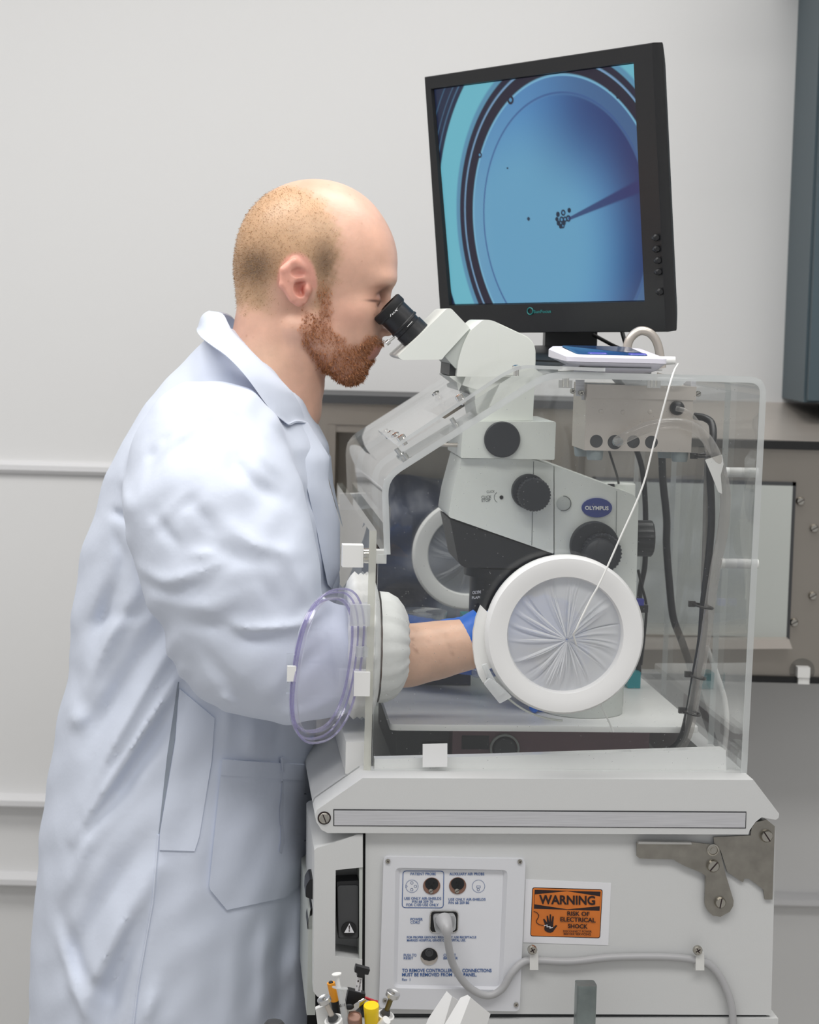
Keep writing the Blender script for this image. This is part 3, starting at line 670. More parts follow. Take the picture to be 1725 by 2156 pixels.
# raised clear cover over the slope
cv = H.part('roof_cover', sheet(arcfit(IZ([(835, 934), (1062, 783), (1098, 768), (1275, 775)], -.004), .02), .004, -.004, .29), [acr, edge], label='raised clear cover with bolts')
for px, py, v in [(843, 918, .02), (831, 913, .1), (820, 909, .18), (808, 905, .27), (966, 832, .02), (1088, 770, .03), (916, 826, .27)]:
    c = A(px, py, v); sl = v >= 0 and px < 1050; d = Vector((-.55, 0, .83)) if sl else Vector((0, 0, 1))
    H.part('cover_bolt', MB().lathe(c - d * .004, d, [(-.008, .003), (0, .003), (0, .0055), (.004, .005), (.005, .002), (.003, .0015), (.003, .0001)], 16), chrome, cv)
for px in (1192, 1378):
    c = A(px, 779, .03); H.part('washer', MB().lathe((c.x, c.y, c.z - .001), (0, 0, 1), [(0, .0095), (.0018, .0095), (.0018, .0045), (.004, .004), (.004, .0001)], 22), white)
    n_ = c + Vector((0, 0, -.012)); H.part('wing_nut', cat(MB().cyl(n_ + Vector((0, 0, -.008)), n_ + Vector((0, 0, .006)), .004), MB().box((n_.x - .008, n_.y - .001, n_.z - .009), (n_.x + .008, n_.y + .001, n_.z), .0008)), chrome)
# white inner tray rim and tape
tr = MB().prism(IZ([(789, 1598), (1040, 1592), (1522, 1577), (1529, 1580), (1530, 1640), (788, 1638)], .014), .014, .03, .003)
solo('mattress_tray', 'glossy white tray rim standing inside the hood along its near end', 'tray', tr, whiteg)
solo('white_tape', 'short strip of white tape stuck over the tray rim at the hood end', 'tape', MB().prism(IZ([(890, 1566), (942, 1565), (942, 1614), (890, 1615)], .0), -.0012, -.0004), tapem)
# ---- near iris port
PC = A(1191, 1338, -.032); PR = 172 * (2.4 - .032) / FPX
def iris(T, c, r, vfront, depth, ringm, film, seed, parent=None, tw=.35, amp=.006):
    rng2 = np.random.default_rng(seed)
    prof = [(0, r * .97), (depth * .2, r), (depth * .7, r), (depth, r * .965), (depth * 1.03, r * .90), (depth * .96, r * .80), (depth * .9, r * .735), (depth * .6, r * .715), (0, r * .715)]
    o = Vector((c.x, vfront + depth, c.z))
    p = T.part('iris_port', MB().lathe(o, (0, -1, 0), prof, 72, caps=False), ringm)
    nr, na = 26, 360; th = np.linspace(0, 2 * np.pi, na, endpoint=False)
    pk = rng2.uniform(0, 2 * np.pi, 46); wd = rng2.uniform(.012, .05, 46); am = rng2.uniform(.3, 1, 46) * rng2.choice([1, 1, -1], 46)
    V = []; cx, cz = c.x + r * .03, c.z - r * .06
    for i in range(nr + 1):
        s_ = (i / nr) ** 1.1; rad = r * .72 * s_ + .0006
        ang = th + tw * (1 - s_) * .6
        prof_ = np.zeros(na)
        for a_, w_, m_ in zip(pk, wd, am):
            d = (th - a_ + np.pi) % (2 * np.pi) - np.pi; prof_ += m_ * np.exp(-(d / w_) ** 2)
        hgt = amp * prof_ * (s_ ** .6) * (1 - s_ ** 3) + .004 * (1 - s_)
        k = s_
        for a_, h_ in zip(ang, hgt): V.append((cx * (1 - k) + c.x * k + rad * math.cos(a_), vfront + depth * .55 - h_, cz * (1 - k) + c.z * k + rad * math.sin(a_)))
    F = [(i * na + j, i * na + (j + 1) % na, (i + 1) * na + (j + 1) % na, (i + 1) * na + j) for i in range(nr) for j in range(na)]
    T.part('iris_film', MB().add(V, F), film, p, sharp=None)
    mbk = MB()
    for a_, m_ in zip(pk, am):
        if m_ < .25: continue
        r0, r1 = r * .03, r * (.45 + .26 * abs(m_)); w0 = r * .004 + r * .008 * abs(m_)
        da = tw * .12
        p0 = Vector((cx + r0 * math.cos(a_ + da), vfront + depth * .55 - .006, cz + r0 * math.sin(a_ + da))); p1 = Vector((c.x + r1 * math.cos(a_), vfront + depth * .55 - .005, c.z + r1 * math.sin(a_)))
        n_ = Vector((-math.sin(a_), 0, math.cos(a_)))
        mbk.add([p0 + n_ * w0 * .4, p0 - n_ * w0 * .4, p1, p0.lerp(p1, .5) - n_ * w0, p0.lerp(p1, .5) + n_ * w0 + Vector((0, -.001, 0))], [(0, 1, 3, 4), (4, 3, 2)])
    T.part('pleat', mbk, film, p, kind='stuff')
    return p
ip = iris(H, PC, PR, -.034, .022, M('port_plastic', (236, 236, 236), .32, trans=0), irism, 3)
H.part('port_flange', MB().prism(IZ([(1013, 1275), (1022, 1284), (1030, 1292), (1042, 1292), (1070, 1300), (1070, 1410), (1040, 1404), (1030, 1408), (1026, 1420), (1023, 1432), (1017, 1437), (1008, 1422), (1000, 1395), (996, 1362), (997, 1330), (1003, 1300)], -.018), -.020, -.010, .0015), white, ip)
H.part('port_collar', MB().lathe((PC.x, -.012, PC.z), (0, 1, 0), [(0, PR * .9), (.013, PR * .9), (.013, PR * .76), (0, PR * .76)], 48, caps=False), white, ip)
arc = [A(1191 + 178 * math.cos(t), 1340 + 177 * math.sin(t), -.024) for t in np.linspace(R(160), R(92), 22)]
H.part('port_shade_line', MB().tube(arc, .0012, 8, res=1), scopeg, ip)  # shading line beside the ring, put in as a thin grey tube
tb = H.part('release_tab', MB().prism(IZ(round_poly([(1019, 1440), (1031, 1428), (1050, 1440), (1078, 1467), (1052, 1481)], 3), -.036), -.038, -.030, .001), frost, ip)
arc = [A(1191 + 181 * math.cos(t), 1340 + 180 * math.sin(t), -.03) for t in np.linspace(R(161), R(138), 12)]
H.part('tab_arm', MB().tube(arc, .0035, 8, res=1), frost, ip)
FC = A(985, 1168, LV - .02); FR = 117 * (2.4 + LV) / FPX
iris(H, FC, FR, LV - .024, .016, white, irisf, 8)
# ---- sleeve cuff and arm port on the access door
AX = A(790, 1362, .12)
def cuff(name, stations, m, nf, amp, seed, T=H, parent=None, label=None):
    rng2 = np.random.default_rng(seed); ph = rng2.uniform(0, 6.28, 4); n = 96; rg = []
    for px, rpx, am in stations:
        u = A(px, 1362, .12).x; r = rpx * 2.52 / FPX; ring_ = []
        for k in range(n):
            a = 2 * math.pi * k / n
            w_ = 1 + am * (math.sin(nf * a + ph[0]) * .6 + math.sin(nf * 1.7 * a + ph[1] + u * 60) * .4 + .4 * math.sin(3 * a + ph[2]))
            ring_.append((u + am * .01 * math.sin(nf * a + ph[3]), AX.y + r * w_ * math.cos(a), AX.z + r * w_ * math.sin(a)))
        rg.append(ring_)
    return T.part(name, MB().rings(rg, caps=False), m, parent, label=label, sharp=None)
cuff('port_cuff', [(797, 100, .01), (791, 126, .015), (786, 140, .025), (778, 152, .03), (770, 145, .03), (762, 153, .035), (753, 146, .035), (745, 152, .04), (736, 143, .04), (729, 132, .04), (726, 116, .04), (735, 100, .03)], tyvek, 15, 1, 5, parent=door, label='gathered white fabric cuff outside the door')
cuff('inner_cuff', [(797, 118, .01), (815, 116, .015), (835, 105, .02), (848, 88, .03), (856, 68, .05), (858, 62, .06), (853, 58, .06)], tyvek, 17, 1, 9, parent=door, label='white elastic cuff around the forearm inside')
def hb(x0, y0, x1, y1, v0, v1, m, name='port_hinge', bev=.002):
    p, q = A(x0, y1, v0), A(x1, y0, v0); return H.part(name, MB().box((p.x, v0, p.z), (q.x, v1, q.z), bev), m, door)
hb(737, 1274, 780, 1318, -.004, .02, frost); hb(745, 1416, 780, 1466, -.004, .02, white)
for px in (757, 772): 
    a, b = A(px, 1318, .008), A(px, 1416, .008); b.x = a.x; H.part('hinge_pin', MB().cyl(a, b, .0028), acrs, door)
    H.part('hinge_collar', MB().lathe(A(px, 1372, .008), (0, 0, 1), [(-.006, .0045), (.006, .0045)], 16), frost, door)
# ---- the oval arm door, swung open toward the camera
hp, fp = A(752, 1385, .015), A(614, 1424, -.085)
cc = (hp + fp) / 2; cc.z = A(684, 1400, -.035).z; e1 = (hp - fp); e1.z = 0; hw = e1.length / 2; e1.normalize(); e2 = Vector((0.0, 0, 1)); nn = e1.cross(e2); hh = 160 * (2.4 - .035) / FPX
def oval(kw, kh, dn, n=56, tilt=.05):
    out = []
    for k in range(n):
        a = 2 * math.pi * k / n; ca, sa = math.cos(a), math.sin(a); ex = 2 / 2.5
        x = hw * kw * math.copysign(abs(ca) ** ex, ca); z = hh * kh * math.copysign(abs(sa) ** ex, sa)
        out.append(cc + e1 * (x + z * .2 * (1 if 1 else 0)) + e2 * (z - x * tilt) + nn * dn)
    return out
rim = MB().rings([oval(.97, .975, .010), oval(1, 1, .008), oval(1, 1, .0045), oval(.965, .97, .004), oval(.965, .97, -.001), oval(.93, .94, -.004), oval(.88, .9, -.006), oval(.85, .875, -.002), oval(.85, .875, .004), oval(.9, .915, .008), oval(.97, .975, .010)], caps=False)
od = H.part('arm_door', rim, purple, door, label='violet-tinted clear oval arm port door')
H.part('door_pane', MB().rings([oval(.86, .885, .001), oval(.86, .885, -.001)]), purple, door)
for kw, dn, rr in ((.998, .006, .0013), (.95, .0, .0012), (.86, -.004, .0016)):
    L_ = oval(kw, kw + .005, dn); H.part('rim_edge', MB().tube(L_ + [L_[0]], rr, 7, res=1, caps=False), purpe, door)
q = cc - e1 * hw
H.part('door_catch', cat(MB().box((q.x - .006, q.y - .006, q.z - .024), (q.x + .005, q.y + .006, q.z - .011), .0015), MB().box((q.x - .006, q.y - .006, q.z + .008), (q.x + .005, q.y + .006, q.z + .020), .0015)), acr, door)
H.part('catch_block', MB().box((q.x - .005, q.y - .005, q.z - .010), (q.x + .005, q.y + .005, q.z + .007), .001), white, door)
# ================================================================== inside the hood
VBRD = .13
zb_ = A(1140, 1528, VBRD).z
def pz(px, py): p = FI.atz(px, py, zb_); return p.x, p.y
bl, br_ = A(822, 1529, VBRD), A(1470, 1531, VBRD)
rb = pz(1352, 1430); lb = pz(806, 1478)
out = [(bl.x, VBRD), (br_.x, VBRD), (br_.x + .001, VBRD + .006), (rb[0] + .002, rb[1]), (rb[0] + .002, .62), (lb[0], .62), (lb[0], lb[1])]
o2 = round_poly(out, [.008, .004, .004, .01, .01, .01, .01])
mb = MB().rings([[(p[0], p[1], zb_ - .0075) for p in o2], [(p[0], p[1], zb_ - .001) for p in o2], [(p[0] * .998 + .0005, p[1] * .998 + .0007, zb_) for p in o2]])
solo('work_board', 'white plastic work board carrying the microscope inside the hood', 'board', mb, white)
VX = .24; zc_ = A(1150, 1640, .3).z
T = Thing('control_box', 'dark maroon box with a round dial under the white board', 'control box', (A(1160, 1600, VX).x, .4, A(1160, 1680, VX).z))
zt2 = zb_ - .008; p, q = A(950, 1670, VX), A(1368, 1545, VX)
T.part('case', MB().box((p.x, VX, p.z), (q.x, .58, zt2), .002), maroon)
T.part('side_case', MB().box((A(838, 1600, VX).x, VX + .02, p.z), (p.x - .002, .58, zt2), .002), darkg)
p, q = A(972, 1577, VX), A(1030, 1549, VX); T.part('display_window', MB().box((p.x, VX - .0015, p.z), (q.x, VX + .002, q.z), .001), blackp)
c = A(1062, 1575, VX); r = 32 * (2.4 + VX) / FPX
T.part('dial_ring', MB().lathe(c, (0, -1, 0), [(0, r), (.006, r), (.006, r * .86), (0, r * .86)], 40, caps=False), scopeg)
T.part('dial', MB().lathe(c, (0, -1, 0), [(0, r * .8), (.009, r * .76), (.010, r * .7), (.010, .0001)], 40), darkg)
# ------------------------------------------------ the microscope
V0, V1 = .235, .365; VMID = .30
T = Thing('microscope', 'pale grey stereo microscope with black knobs standing inside the hood', 'microscope', (A(1225, 1518, .23).x, .24, zb_)); MI = T
bc = A(1226, 1500, .23); br0 = 86 * (2.4 + .23) / FPX
T.part('base', MB().lathe((bc.x, .23 + .0, zb_ + .0005), (0, 0, 1), [(0, br0), (.004, br0 * 1.0), (.05, br0 * .985), (.055, br0 * .95), (.055, .0001)], 56), scopeg)
T.part('column', MB().prism(IZ([(1170, 1160), (1342, 1160), (1338, 1300), (1322, 1300), (1312, 1490), (1180, 1490)], V0 + .03), V0 + .03, V1 - .03, .004), scopeg)
bd = T.part('zoom_body', MB().prism(IZ(round_poly([(972, 965), (1122, 967), (1166, 981), (1166, 1166), (946, 1089), (945, 1082), (952, 1040)], [3, 10, 3, 3, 4, 2, 6]), V0), V0, V1, .004), scope)
arm = T.part('focus_arm', MB().prism(IZ(round_poly([(1168, 981), (1180, 984), (1336, 1042), (1345, 1056), (1339, 1290), (1168, 1290)], [2, 6, 8, 8, 3, 2]), V0 + .001), V0 + .001, V1, .005), scope)
def seamline(x0, y0, x1, y1, par, w_=1.6, m=inkg): line_loop(T, [(x0, y0), (x1, y1)], w_, V0 - .0003, m, par, 'panel_seam', False)
seamline(1124, 972, 1120, 1148, bd, 1.2); seamline(1299, 1034, 1297, 1180, arm, 1.0)
ub = T.part('aperture_block', MB().prism(IZ(round_poly([(976, 887), (1171, 888), (1168, 968), (970, 964)], 3), V0 - .012), V0 - .012, V1 + .012, .004), scope)
c = A(1057, 925, V0 - .012); r = 38 * (2.4 + V0) / FPX
T.part('block_cap', MB().lathe(c, (0, -1, 0), [(0, r), (.005, r), (.0065, r * .95), (.0065, .0001)], 44), knobm, ub, label='round black cap')
T.part('slider_rod', MB().lathe(A(925, 936, .27), (1, 0, 0), [(0, .0028), (.03, .0028), (.03, .0042), (.034, .0042)], 16), steel, ub)
T.part('tube_mount', MB().prism(IZ(round_poly([(945, 792), (1127, 792), (1122, 886), (1012, 886), (1004, 870), (1000, 830), (985, 822)], 4), V0), V0, V1, .004), scope)
hd = T.part('tube_head', MB().prism(IZ(round_poly([(962, 793), (965, 765), (975, 728), (990, 697), (1018, 673), (1036, 674), (1112, 709), (1124, 722), (1128, 738), (1128, 793)], [2, 8, 20, 8, 6, 8, 6, 8, 6, 2]), V0 - .010), V0 - .010, V1 + .010, .004), scope)
T.part('head_cover', MB().prism(IZ(round_poly([(1050, 682), (1112, 711), (1123, 724), (1127, 740), (1127, 790), (1050, 790)], [2, 6, 8, 6, 2, 2]), V0 - .0108), V0 - .0108, V0, .0004), scope, hd)
T.part('hinge_wedge', MB().prism(IZ([(936, 750), (989, 692), (996, 700), (980, 730), (968, 775), (960, 776)], V0 - .002), V0 - .002, V1 + .002, .002), scopeg, hd)
T.part('hinge_gap', MB().prism(IZ([(948, 766), (966, 770), (964, 793), (946, 790)], V0 + .01), V0 + .01, V1 - .01, .001), darkg, hd)
eh = T.part('eyepiece_housing', MB().prism(IZ(round_poly([(837, 750), (846, 758), (931, 757), (935, 751), (990, 691), (950, 649), (941, 650), (884, 706)], [5, 8, 2, 2, 3, 6, 6, 4]), V0 - .006), V0 - .006, V1 + .006, .005), scope)
sdn = None
for v in (VMID - .032, VMID + .032):
    a, b = A(813.5, 645.5, v), A(881, 711, v); d = (b - a).normalized(); L = (b - a).length; s_ = L / 93
    prof = [(0, 33), (2, 36), (16, 36.5), (18, 34.5), (19, 33), (48, 33), (50, 34.5), (54, 34.5), (55, 31), (63, 30.5), (64, 33), (90, 33), (91, 35), (97, 35), (97, 20)]
    ep = T.part('eyepiece', MB().lathe(a, d, [(t * s_, r_ * s_) for t, r_ in prof], 40), blackp, eh, label='black eyepiece')
    T.part('eyecup', MB().lathe(a, d, [(-1.5 * s_, 24 * s_), (-2 * s_, 34 * s_), (0, 36.8 * s_), (14 * s_, 37.2 * s_), (16 * s_, 36 * s_), (4 * s_, 24 * s_)], 40, caps=False), blackr, eh)
    ts = A(826, 722, v); T.part('thumb_screw', MB().lathe(ts + d * -.004, Vector((.75, 0, .66)), [(-.006, .0032), (-.001, .0032), (-.001, .0015), (.008, .0015)], 14), knurl, eh)
T.part('lettering', text('10X', 822, 838, 667, 653, 6, VMID - .032 - .0212, off=.02), inkw, eh)
line_loop(T, [(858, 688), (868, 677)], 1.2, VMID - .032 - .0205, inkw, eh, 'index_mark', False)
T.part('nosepiece', MB().prism(IZ(round_poly([(948, 1094), (1164, 1168), (1158, 1190), (1150, 1197), (978, 1195), (966, 1186)], [2, 2, 6, 6, 8, 6]), V0 + .004), V0 + .004, V1 - .004, .003), blackp)
oc = A(1062, 1200, VMID); r = 73 * (2.4 + VMID) / FPX; s_ = (2.4 + VMID) / FPX
ob = T.part('objective_lens', MB().lathe((oc.x, VMID, oc.z + .006), (0, 0, -1), [(0, 86 * s_), (.012, 86 * s_), (.013, 73 * s_), (.07, 73 * s_), (.074, 70 * s_), (.078, 56 * s_), (.078, .0001)], 56), blackp)
T.part('lettering', text('OLYMPUS', 995, 1023, 1251, 1248, 6, VMID - .029, off=.03), stickw, ob)
T.part('lettering', text('PLAPO 1X', 994, 1026, 1261, 1259, 5, VMID - .028, off=.02), stickw, ob)
def knob(px, py, r0, r1, v, d1, d2, par, name, px2, py2):
    s_ = (2.4 + v) / FPX; c = A(px, py, v)
    k = T.part(name, MB().lathe(c, (0, -1, 0), [(0, r0 * s_), (d1, r0 * s_), (d1 + .0015, r0 * .97 * s_), (d1 + .0015, r1 * .8 * s_)], 72), knobm, par)
    c2 = A(px2, py2, v - d1); T.part(name + '_grip', MB().lathe(c2, (0, -1, 0), [(0, r1 * s_), (d2, r1 * s_), (d2 + .0025, r1 * .94 * s_), (d2 + .0025, .0001)], 64, knurl=.055), knobm, k)
    return k
knob(1113, 1034, 37, 36, V0, .010, .014, bd, 'zoom_knob', 1122, 1040)
k = knob(1250, 1148, 52, 43, V0, .012, .012, arm, 'focus_knob', 1265, 1163)
c = A(1262, 1168, V0 - .026); T.part('fine_knob', MB().lathe(c, (0, -1, 0), [(0, 35 * s_), (.010, 33 * s_), (.013, 26 * s_), (.013, .0001)], 48), knobm, k)
c = A(1330, 1133, VMID); T.part('rear_knob', MB().lathe((c.x, VMID, c.z), (1, 0, 0), [(0, 30 * s_), (6 * s_, 36 * s_), (10 * s_, 39 * s_), (42 * s_, 39 * s_), (45 * s_, 36 * s_), (45 * s_, .0001)], 40, knurl=.05), blackp, arm)
c = A(1187, 1060, V0); T.part('hole_plug', cat(MB().lathe(c, (0, -1, 0), [(0, 14.5 * s_), (.0006, 14.5 * s_), (.0008, 13 * s_), (.0008, .0001)], 32)), scopeg, arm)
line_loop(T, [(1187 + 15.5 * math.cos(t), 1060 + 15.5 * math.sin(t)) for t in np.linspace(-1.6, 1.9, 16)], 1.6, V0 - .001, inkg, arm, 'plug_rim', False)
bg = T.part('badge', MB().prism(IZ([(1257 + 32 * math.cos(t), 1069 + 20.5 * math.sin(t)) for t in np.linspace(0, 6.283, 41)[:-1]], V0), V0 - .0012, V0 + .002), badge, arm, label='blue oval maker badge with white lettering')
T.part('lettering', text('OLYMPUS', 1232, 1282, 1073, 1074, 7.6, V0 - .0014, off=.035), inkw, bg)
T.part('lettering', text('CLICK', 1025, 1042, 1038, 1037, 5, V0 - .0001, off=.0), inkg, bd)
T.part('lettering', text('CLICK', 1014, 1035, 1050, 1049, 6, V0 - .0001, off=.01), inkg, bd); T.part('lettering', text('STOP', 1014, 1033, 1057, 1056, 6, V0 - .0001, off=.01), inkg, bd)
line_loop(T, [(1053 + 12 * math.cos(t), 1047 + 12 * math.sin(t)) for t in np.linspace(2.1, 4.1, 10)], 1, V0 - .0003, inkg, bd, 'index_arc', False)
T.part('detent_dot', MB().lathe(A(1056, 1047, V0), (0, -1, 0), [(0, 4 * s_), (.001, 4 * s_), (.001, 2 * s_), (.0003, 1.5 * s_), (.0003, .0001)], 18), blackp, bd)
T.part('focus_tube', MB().lathe(A(1304, 1018, VMID), (0, 0, -1), [(0, 26 * s_), (0, 34 * s_), (.002, 35 * s_), (.10, 35 * s_)], 40, caps=True), scope, arm)
T.part('tube_clip', MB().prism(IZ([(1281, 1019), (1294, 1019), (1294, 1034), (1281, 1031)], VMID - .022), VMID - .023, VMID - .017), blackp, arm)
# ------------------------------------------------ steel junction box hung under the roof
VJ = .085
T = Thing('junction_box', 'small stainless steel box with four round holes hung under the hood roof', 'box', (A(1345, 950, VJ).x, VJ + .05, A(1345, 972, VJ).z))
p, q = A(1231, 948, VJ), A(1461, 814, VJ); zl = A(1345, 840, VJ).z
hs = [(1256, 929, 12), (1295, 931, 13.5), (1334, 930, 12), (1372, 931, 12)]
bx = T.part('case', MB().box((p.x, VJ, p.z), (q.x, VJ + .092, q.z - .002), .001), steel)
ld = T.part('lid', MB().box((p.x + .0005, VJ - .0022, zl), (q.x + .003, VJ + .094, q.z), .0008), steel)
for px, py, r in hs:
    c = A(px, py, VJ); T.part('cable_hole', MB().lathe(c, (0, -1, 0), [(0, r * 1.06 * s_), (.0004, r * 1.05 * s_), (.0006, r * s_), (.0002, r * .96 * s_), (.0002, .0001)], 28), blackr if 0 else darkg, bx)
c = A(1296, 931, VJ); T.part('hose_fitting', MB().lathe(c, Vector((.5, -1, .15)), [(0, 8 * s_), (.010, 7.5 * s_), (.010, .0001)], 20, knurl=.08), greyfoot, bx)
T.part('cap_plug', MB().lathe(A(1425, 859, VJ), (0, -1, 0), [(0, 14 * s_), (.006, 14 * s_), (.010, 11 * s_), (.012, 6 * s_), (.0125, .0001)], 28), blackp, bx)
for px, v in ((1253, VJ + .012), (1432, VJ + .012), (1226, VJ + .078), (1402, VJ + .078)):
    c = A(px, 948, v); z0 = p.z
    T.part('rubber_foot', MB().lathe((c.x, v, z0), (0, 0, -1), [(0, 17 * s_), (.010, 15.5 * s_), (.012, 14 * s_), (.012, .0001)], 24), greyfoot, bx)
for px, py in ((1266, 866), (1312, 868), (1369, 867)):
    T.part('rivet', MB().lathe(A(px, py, VJ), (0, -1, 0), [(0, 4.5 * s_), (.0005, 4.3 * s_), (.0009, 2 * s_), (.0009, .0001)], 16), steel, bx)
br = T.part('bracket', MB().prism(IZ([(1213, 800), (1231, 800), (1231, 842), (1225, 842), (1225, 834), (1213, 834)], VJ + .01), VJ + .01, VJ + .013), alum)
T.part('bracket', MB().prism(IZ([(1455, 797), (1466, 797), (1466, 818), (1455, 818)], VJ + .01), VJ + .01, VJ + .05), alum)
disc_screw(T, 1206, 823, VJ + .008, 6, br, 'bracket_screw', cross=True, h=.005); disc_screw(T, 1224, 827, VJ + .008, 6, br, 'bracket_screw', cross=True, h=.005)
T.part('hanger_plate', MB().prism(IZ([(1306, 797), (1452, 797), (1436, 812), (1320, 812)], VJ - .01), VJ - .01, VJ + .06, .001), frost)
disc_screw(T, 1470, 829, VJ + .01, 6, bx, 'side_screw', h=.004)
# ------------------------------------------------ hoses and cables in the hood
def hose(name, label, cat_, pts, rpx, m, v, n=12, **k):
    P = [A(*(q if len(q) == 3 else (*q, v))) for q in pts]
    return solo(name, label, cat_, MB().tube(P, rpx * (2.4 + v) / FPX, n), m, **k)
hose('clear_hose', 'clear plastic hose arching from the steel box down the right wall', 'hose', [(1300, 930, .07), (1325, 917, .055), (1365, 899, .05), (1410, 891, .05), (1450, 896, .055), (1483, 918, .06), (1507, 956, .07), (1521, 1000, .08), (1528, 1050, .085), (1522, 1120, .09), (1508, 1190, .09), (1497, 1260, .09), (1488, 1330, .09), (1478, 1390, .09), (1468, 1440, .09), (1458, 1497, .095), (1448, 1545, .12), (1425, 1590, .14)], 11.5, tubec, .09, 16)
hose('thin_tube', 'thin clear tube from the black cap on the steel box', 'tube', [(1425, 860, .072), (1445, 866, .065), (1464, 884, .066), (1478, 908, .07), (1490, 945, .08), (1494, 975, .085)], 5.5, tubec, .07)
hose('black_cable', 'thick black cable running beside the clear hose', 'cable', [(1463, 876, .14), (1484, 880, .13), (1499, 892, .12), (1502, 920, .105), (1496, 955, .1), (1495, 1000, .1), (1498, 1050, .1), (1498, 1110, .1), (1492, 1180, .1), (1482, 1270, .1), (1476, 1350, .1), (1464, 1420, .1), (1450, 1500, .105), (1432, 1560, .13), (1395, 1590, .16)], 8, blackp, .1)
hose('grey_hose', 'slim grey hose with print beside the black cable', 'hose', [(1491, 950, .11), (1488, 1050, .115), (1486, 1150, .115), (1483, 1230, .112), (1485, 1300, .098), (1478, 1370, .096), (1468, 1430, .1), (1456, 1500, .11), (1440, 1560, .14)], 7, hosem, .11)
hose('dark_cable', 'dark twisted cable hanging at the back of the hood', 'cable', [(1394, 940, .40), (1396, 1010, .40), (1404, 1090, .40), (1404, 1150, .40), (1410, 1230, .40), (1418, 1300, .40), (1436, 1350, .40), (1456, 1410, .40), (1480, 1490, .40), (1510, 1580, .40)], 8, blackp, .40)
hose('white_tube', 'pale thin tube curling at the lower right of the hood', 'tube', [(1488, 1360, .3), (1510, 1420, .3), (1528, 1480, .3), (1530, 1540, .3), (1522, 1600, .3)], 5.5, tagm, .3)
hose('lamp_cable', 'black cable hanging behind the microscope focus arm', 'cable', [(1340, 945, .42), (1352, 985, .42), (1358, 1040, .42), (1360, 1110, .42), (1358, 1190, .42), (1348, 1245, .42), (1344, 1330, .42), (1345, 1420, .42)], 6, blackp, .42)
hose('thin_wire', 'thin black wire looping down behind the near port', 'wire', [(1344, 1200, .40), (1352, 1235, .40), (1361, 1275, .40), (1358, 1330, .40), (1350, 1400, .40)], 3, blackr, .40)
hose('sensor_wire', 'thin dark wire from under the steel box to the focus tube', 'wire', [(1283, 950, .2), (1291, 975, .22), (1299, 1000, .26), (1303, 1018, .3)], 2.5, blackr, .2)
for px, py, w_, h_, ang in ((1488, 958, 44, 7, -8), (1480, 1276, 38, 5, 10), (1468, 1424, 30, 5, 12), (1456, 1500, 32, 5, 12)):
    c = A(px, py, .09); mb = MB(); L_ = [c + Vector((math.cos(t) * w_ * .5 * s_, math.sin(t) * .018, math.cos(t) * -math.tan(R(ang)) * w_ * .5 * s_)) for t in np.linspace(0, 2 * math.pi, 25)]
    mb.tube(L_, .0016, 6, res=1, caps=False); e_ = L_[12]; mb.box((e_.x - .006, e_.y - .003, e_.z - .003), (e_.x + .002, e_.y + .003, e_.z + .004), .001)
    where = {958: 'holding the white paper tag', 1276: 'half way down the hose bundle', 1424: 'low on the hose bundle', 1500: 'at the foot of the hose bundle'}[py]
    solo('cable_tie', 'dark nylon cable tie ' + where, 'cable tie', mb, tieblack)
solo('paper_tag', 'white paper tag tied round the hoses near the steel box', 'tag', MB().prism(IZ(round_poly([(1485, 968), (1521, 957), (1524, 978), (1518, 1000), (1521, 1040), (1513, 1036), (1498, 998)], 2), .068), .068, .0688), tagm)
# small things on the board
def dish(px, py, rpx, hpx, v, name, label, m=dishc, group=None):
    c = A(px, py, v); k = (2.4 + v) / FPX; r, h = rpx * k, hpx * k
    T = Thing(name, label, 'petri dish', (c.x, v, c.z), group=group)
    T.part('bottom_dish', MB().lathe((c.x, v, c.z), (0, 0, 1), [(.001, .0001), (0, r * .96), (h * .9, r * .97), (h * .9, r * .94), (.002, r * .93), (.002, .0001)], 44), m)
    T.part('lid', MB().lathe((c.x, v, c.z + h * .35), (0, 0, 1), [(0, r * 1.0), (h * .65, r * 1.0), (h * .68, r * .97), (h * .68, .0001)], 44, caps=False), m)
yb = .46; zb2 = zb_ + .0005
pd = A(885, 1400, yb)
kpx = FPX / (2.4 + yb)
def yat(z): return 0
cpd = A(888, 1300, yb); 
for i, lab in enumerate(('lower clear petri dish of the pair behind the forearm', 'upper clear petri dish of the pair behind the forearm')):
    c = A(888, 1300, yb); h = 17 / kpx
    T = Thing('petri_dish', lab, 'petri dish', (c.x, yb, zb2 + .072 + i * (h + .001)), group=None); z0 = T.b.z; r = 54 / kpx
    T.part('bottom_dish', MB().lathe((c.x, yb, z0), (0, 0, 1), [(.001, .0001), (0, r * .96), (h * .8, r * .97), (h * .8, r * .94), (.002, r * .93), (.002, .0001)], 48), dishc)
    T.part('lid', MB().lathe((c.x, yb, z0 + h * .3), (0, 0, 1), [(0, r * 1.0), (h * .66, r * 1.0), (h * .68, r * .97), (h * .68, .0001)], 48, caps=False), dishc)
p, q = A(830, 1330, yb - .05), A(985, 1330, yb)
solo('dish_rack', 'low dark blue rack under the petri dishes behind the forearm', 'rack', MB().box((p.x, yb - .05, zb2), (q.x, yb + .09, zb2 + .0715), .004), navy)
dish(1018, 1424, 26, 15, .2, 'petri_dish', 'small clear petri dish by the gloved hand beside the near port')
p, q = A(1322, 1448, .40), A(1350, 1412, .40); solo('teal_box', 'small teal plastic box behind the near port', 'box', MB().box((p.x, .40, zb2), (q.x, .43, zb2 + .022), .002), tealbox)
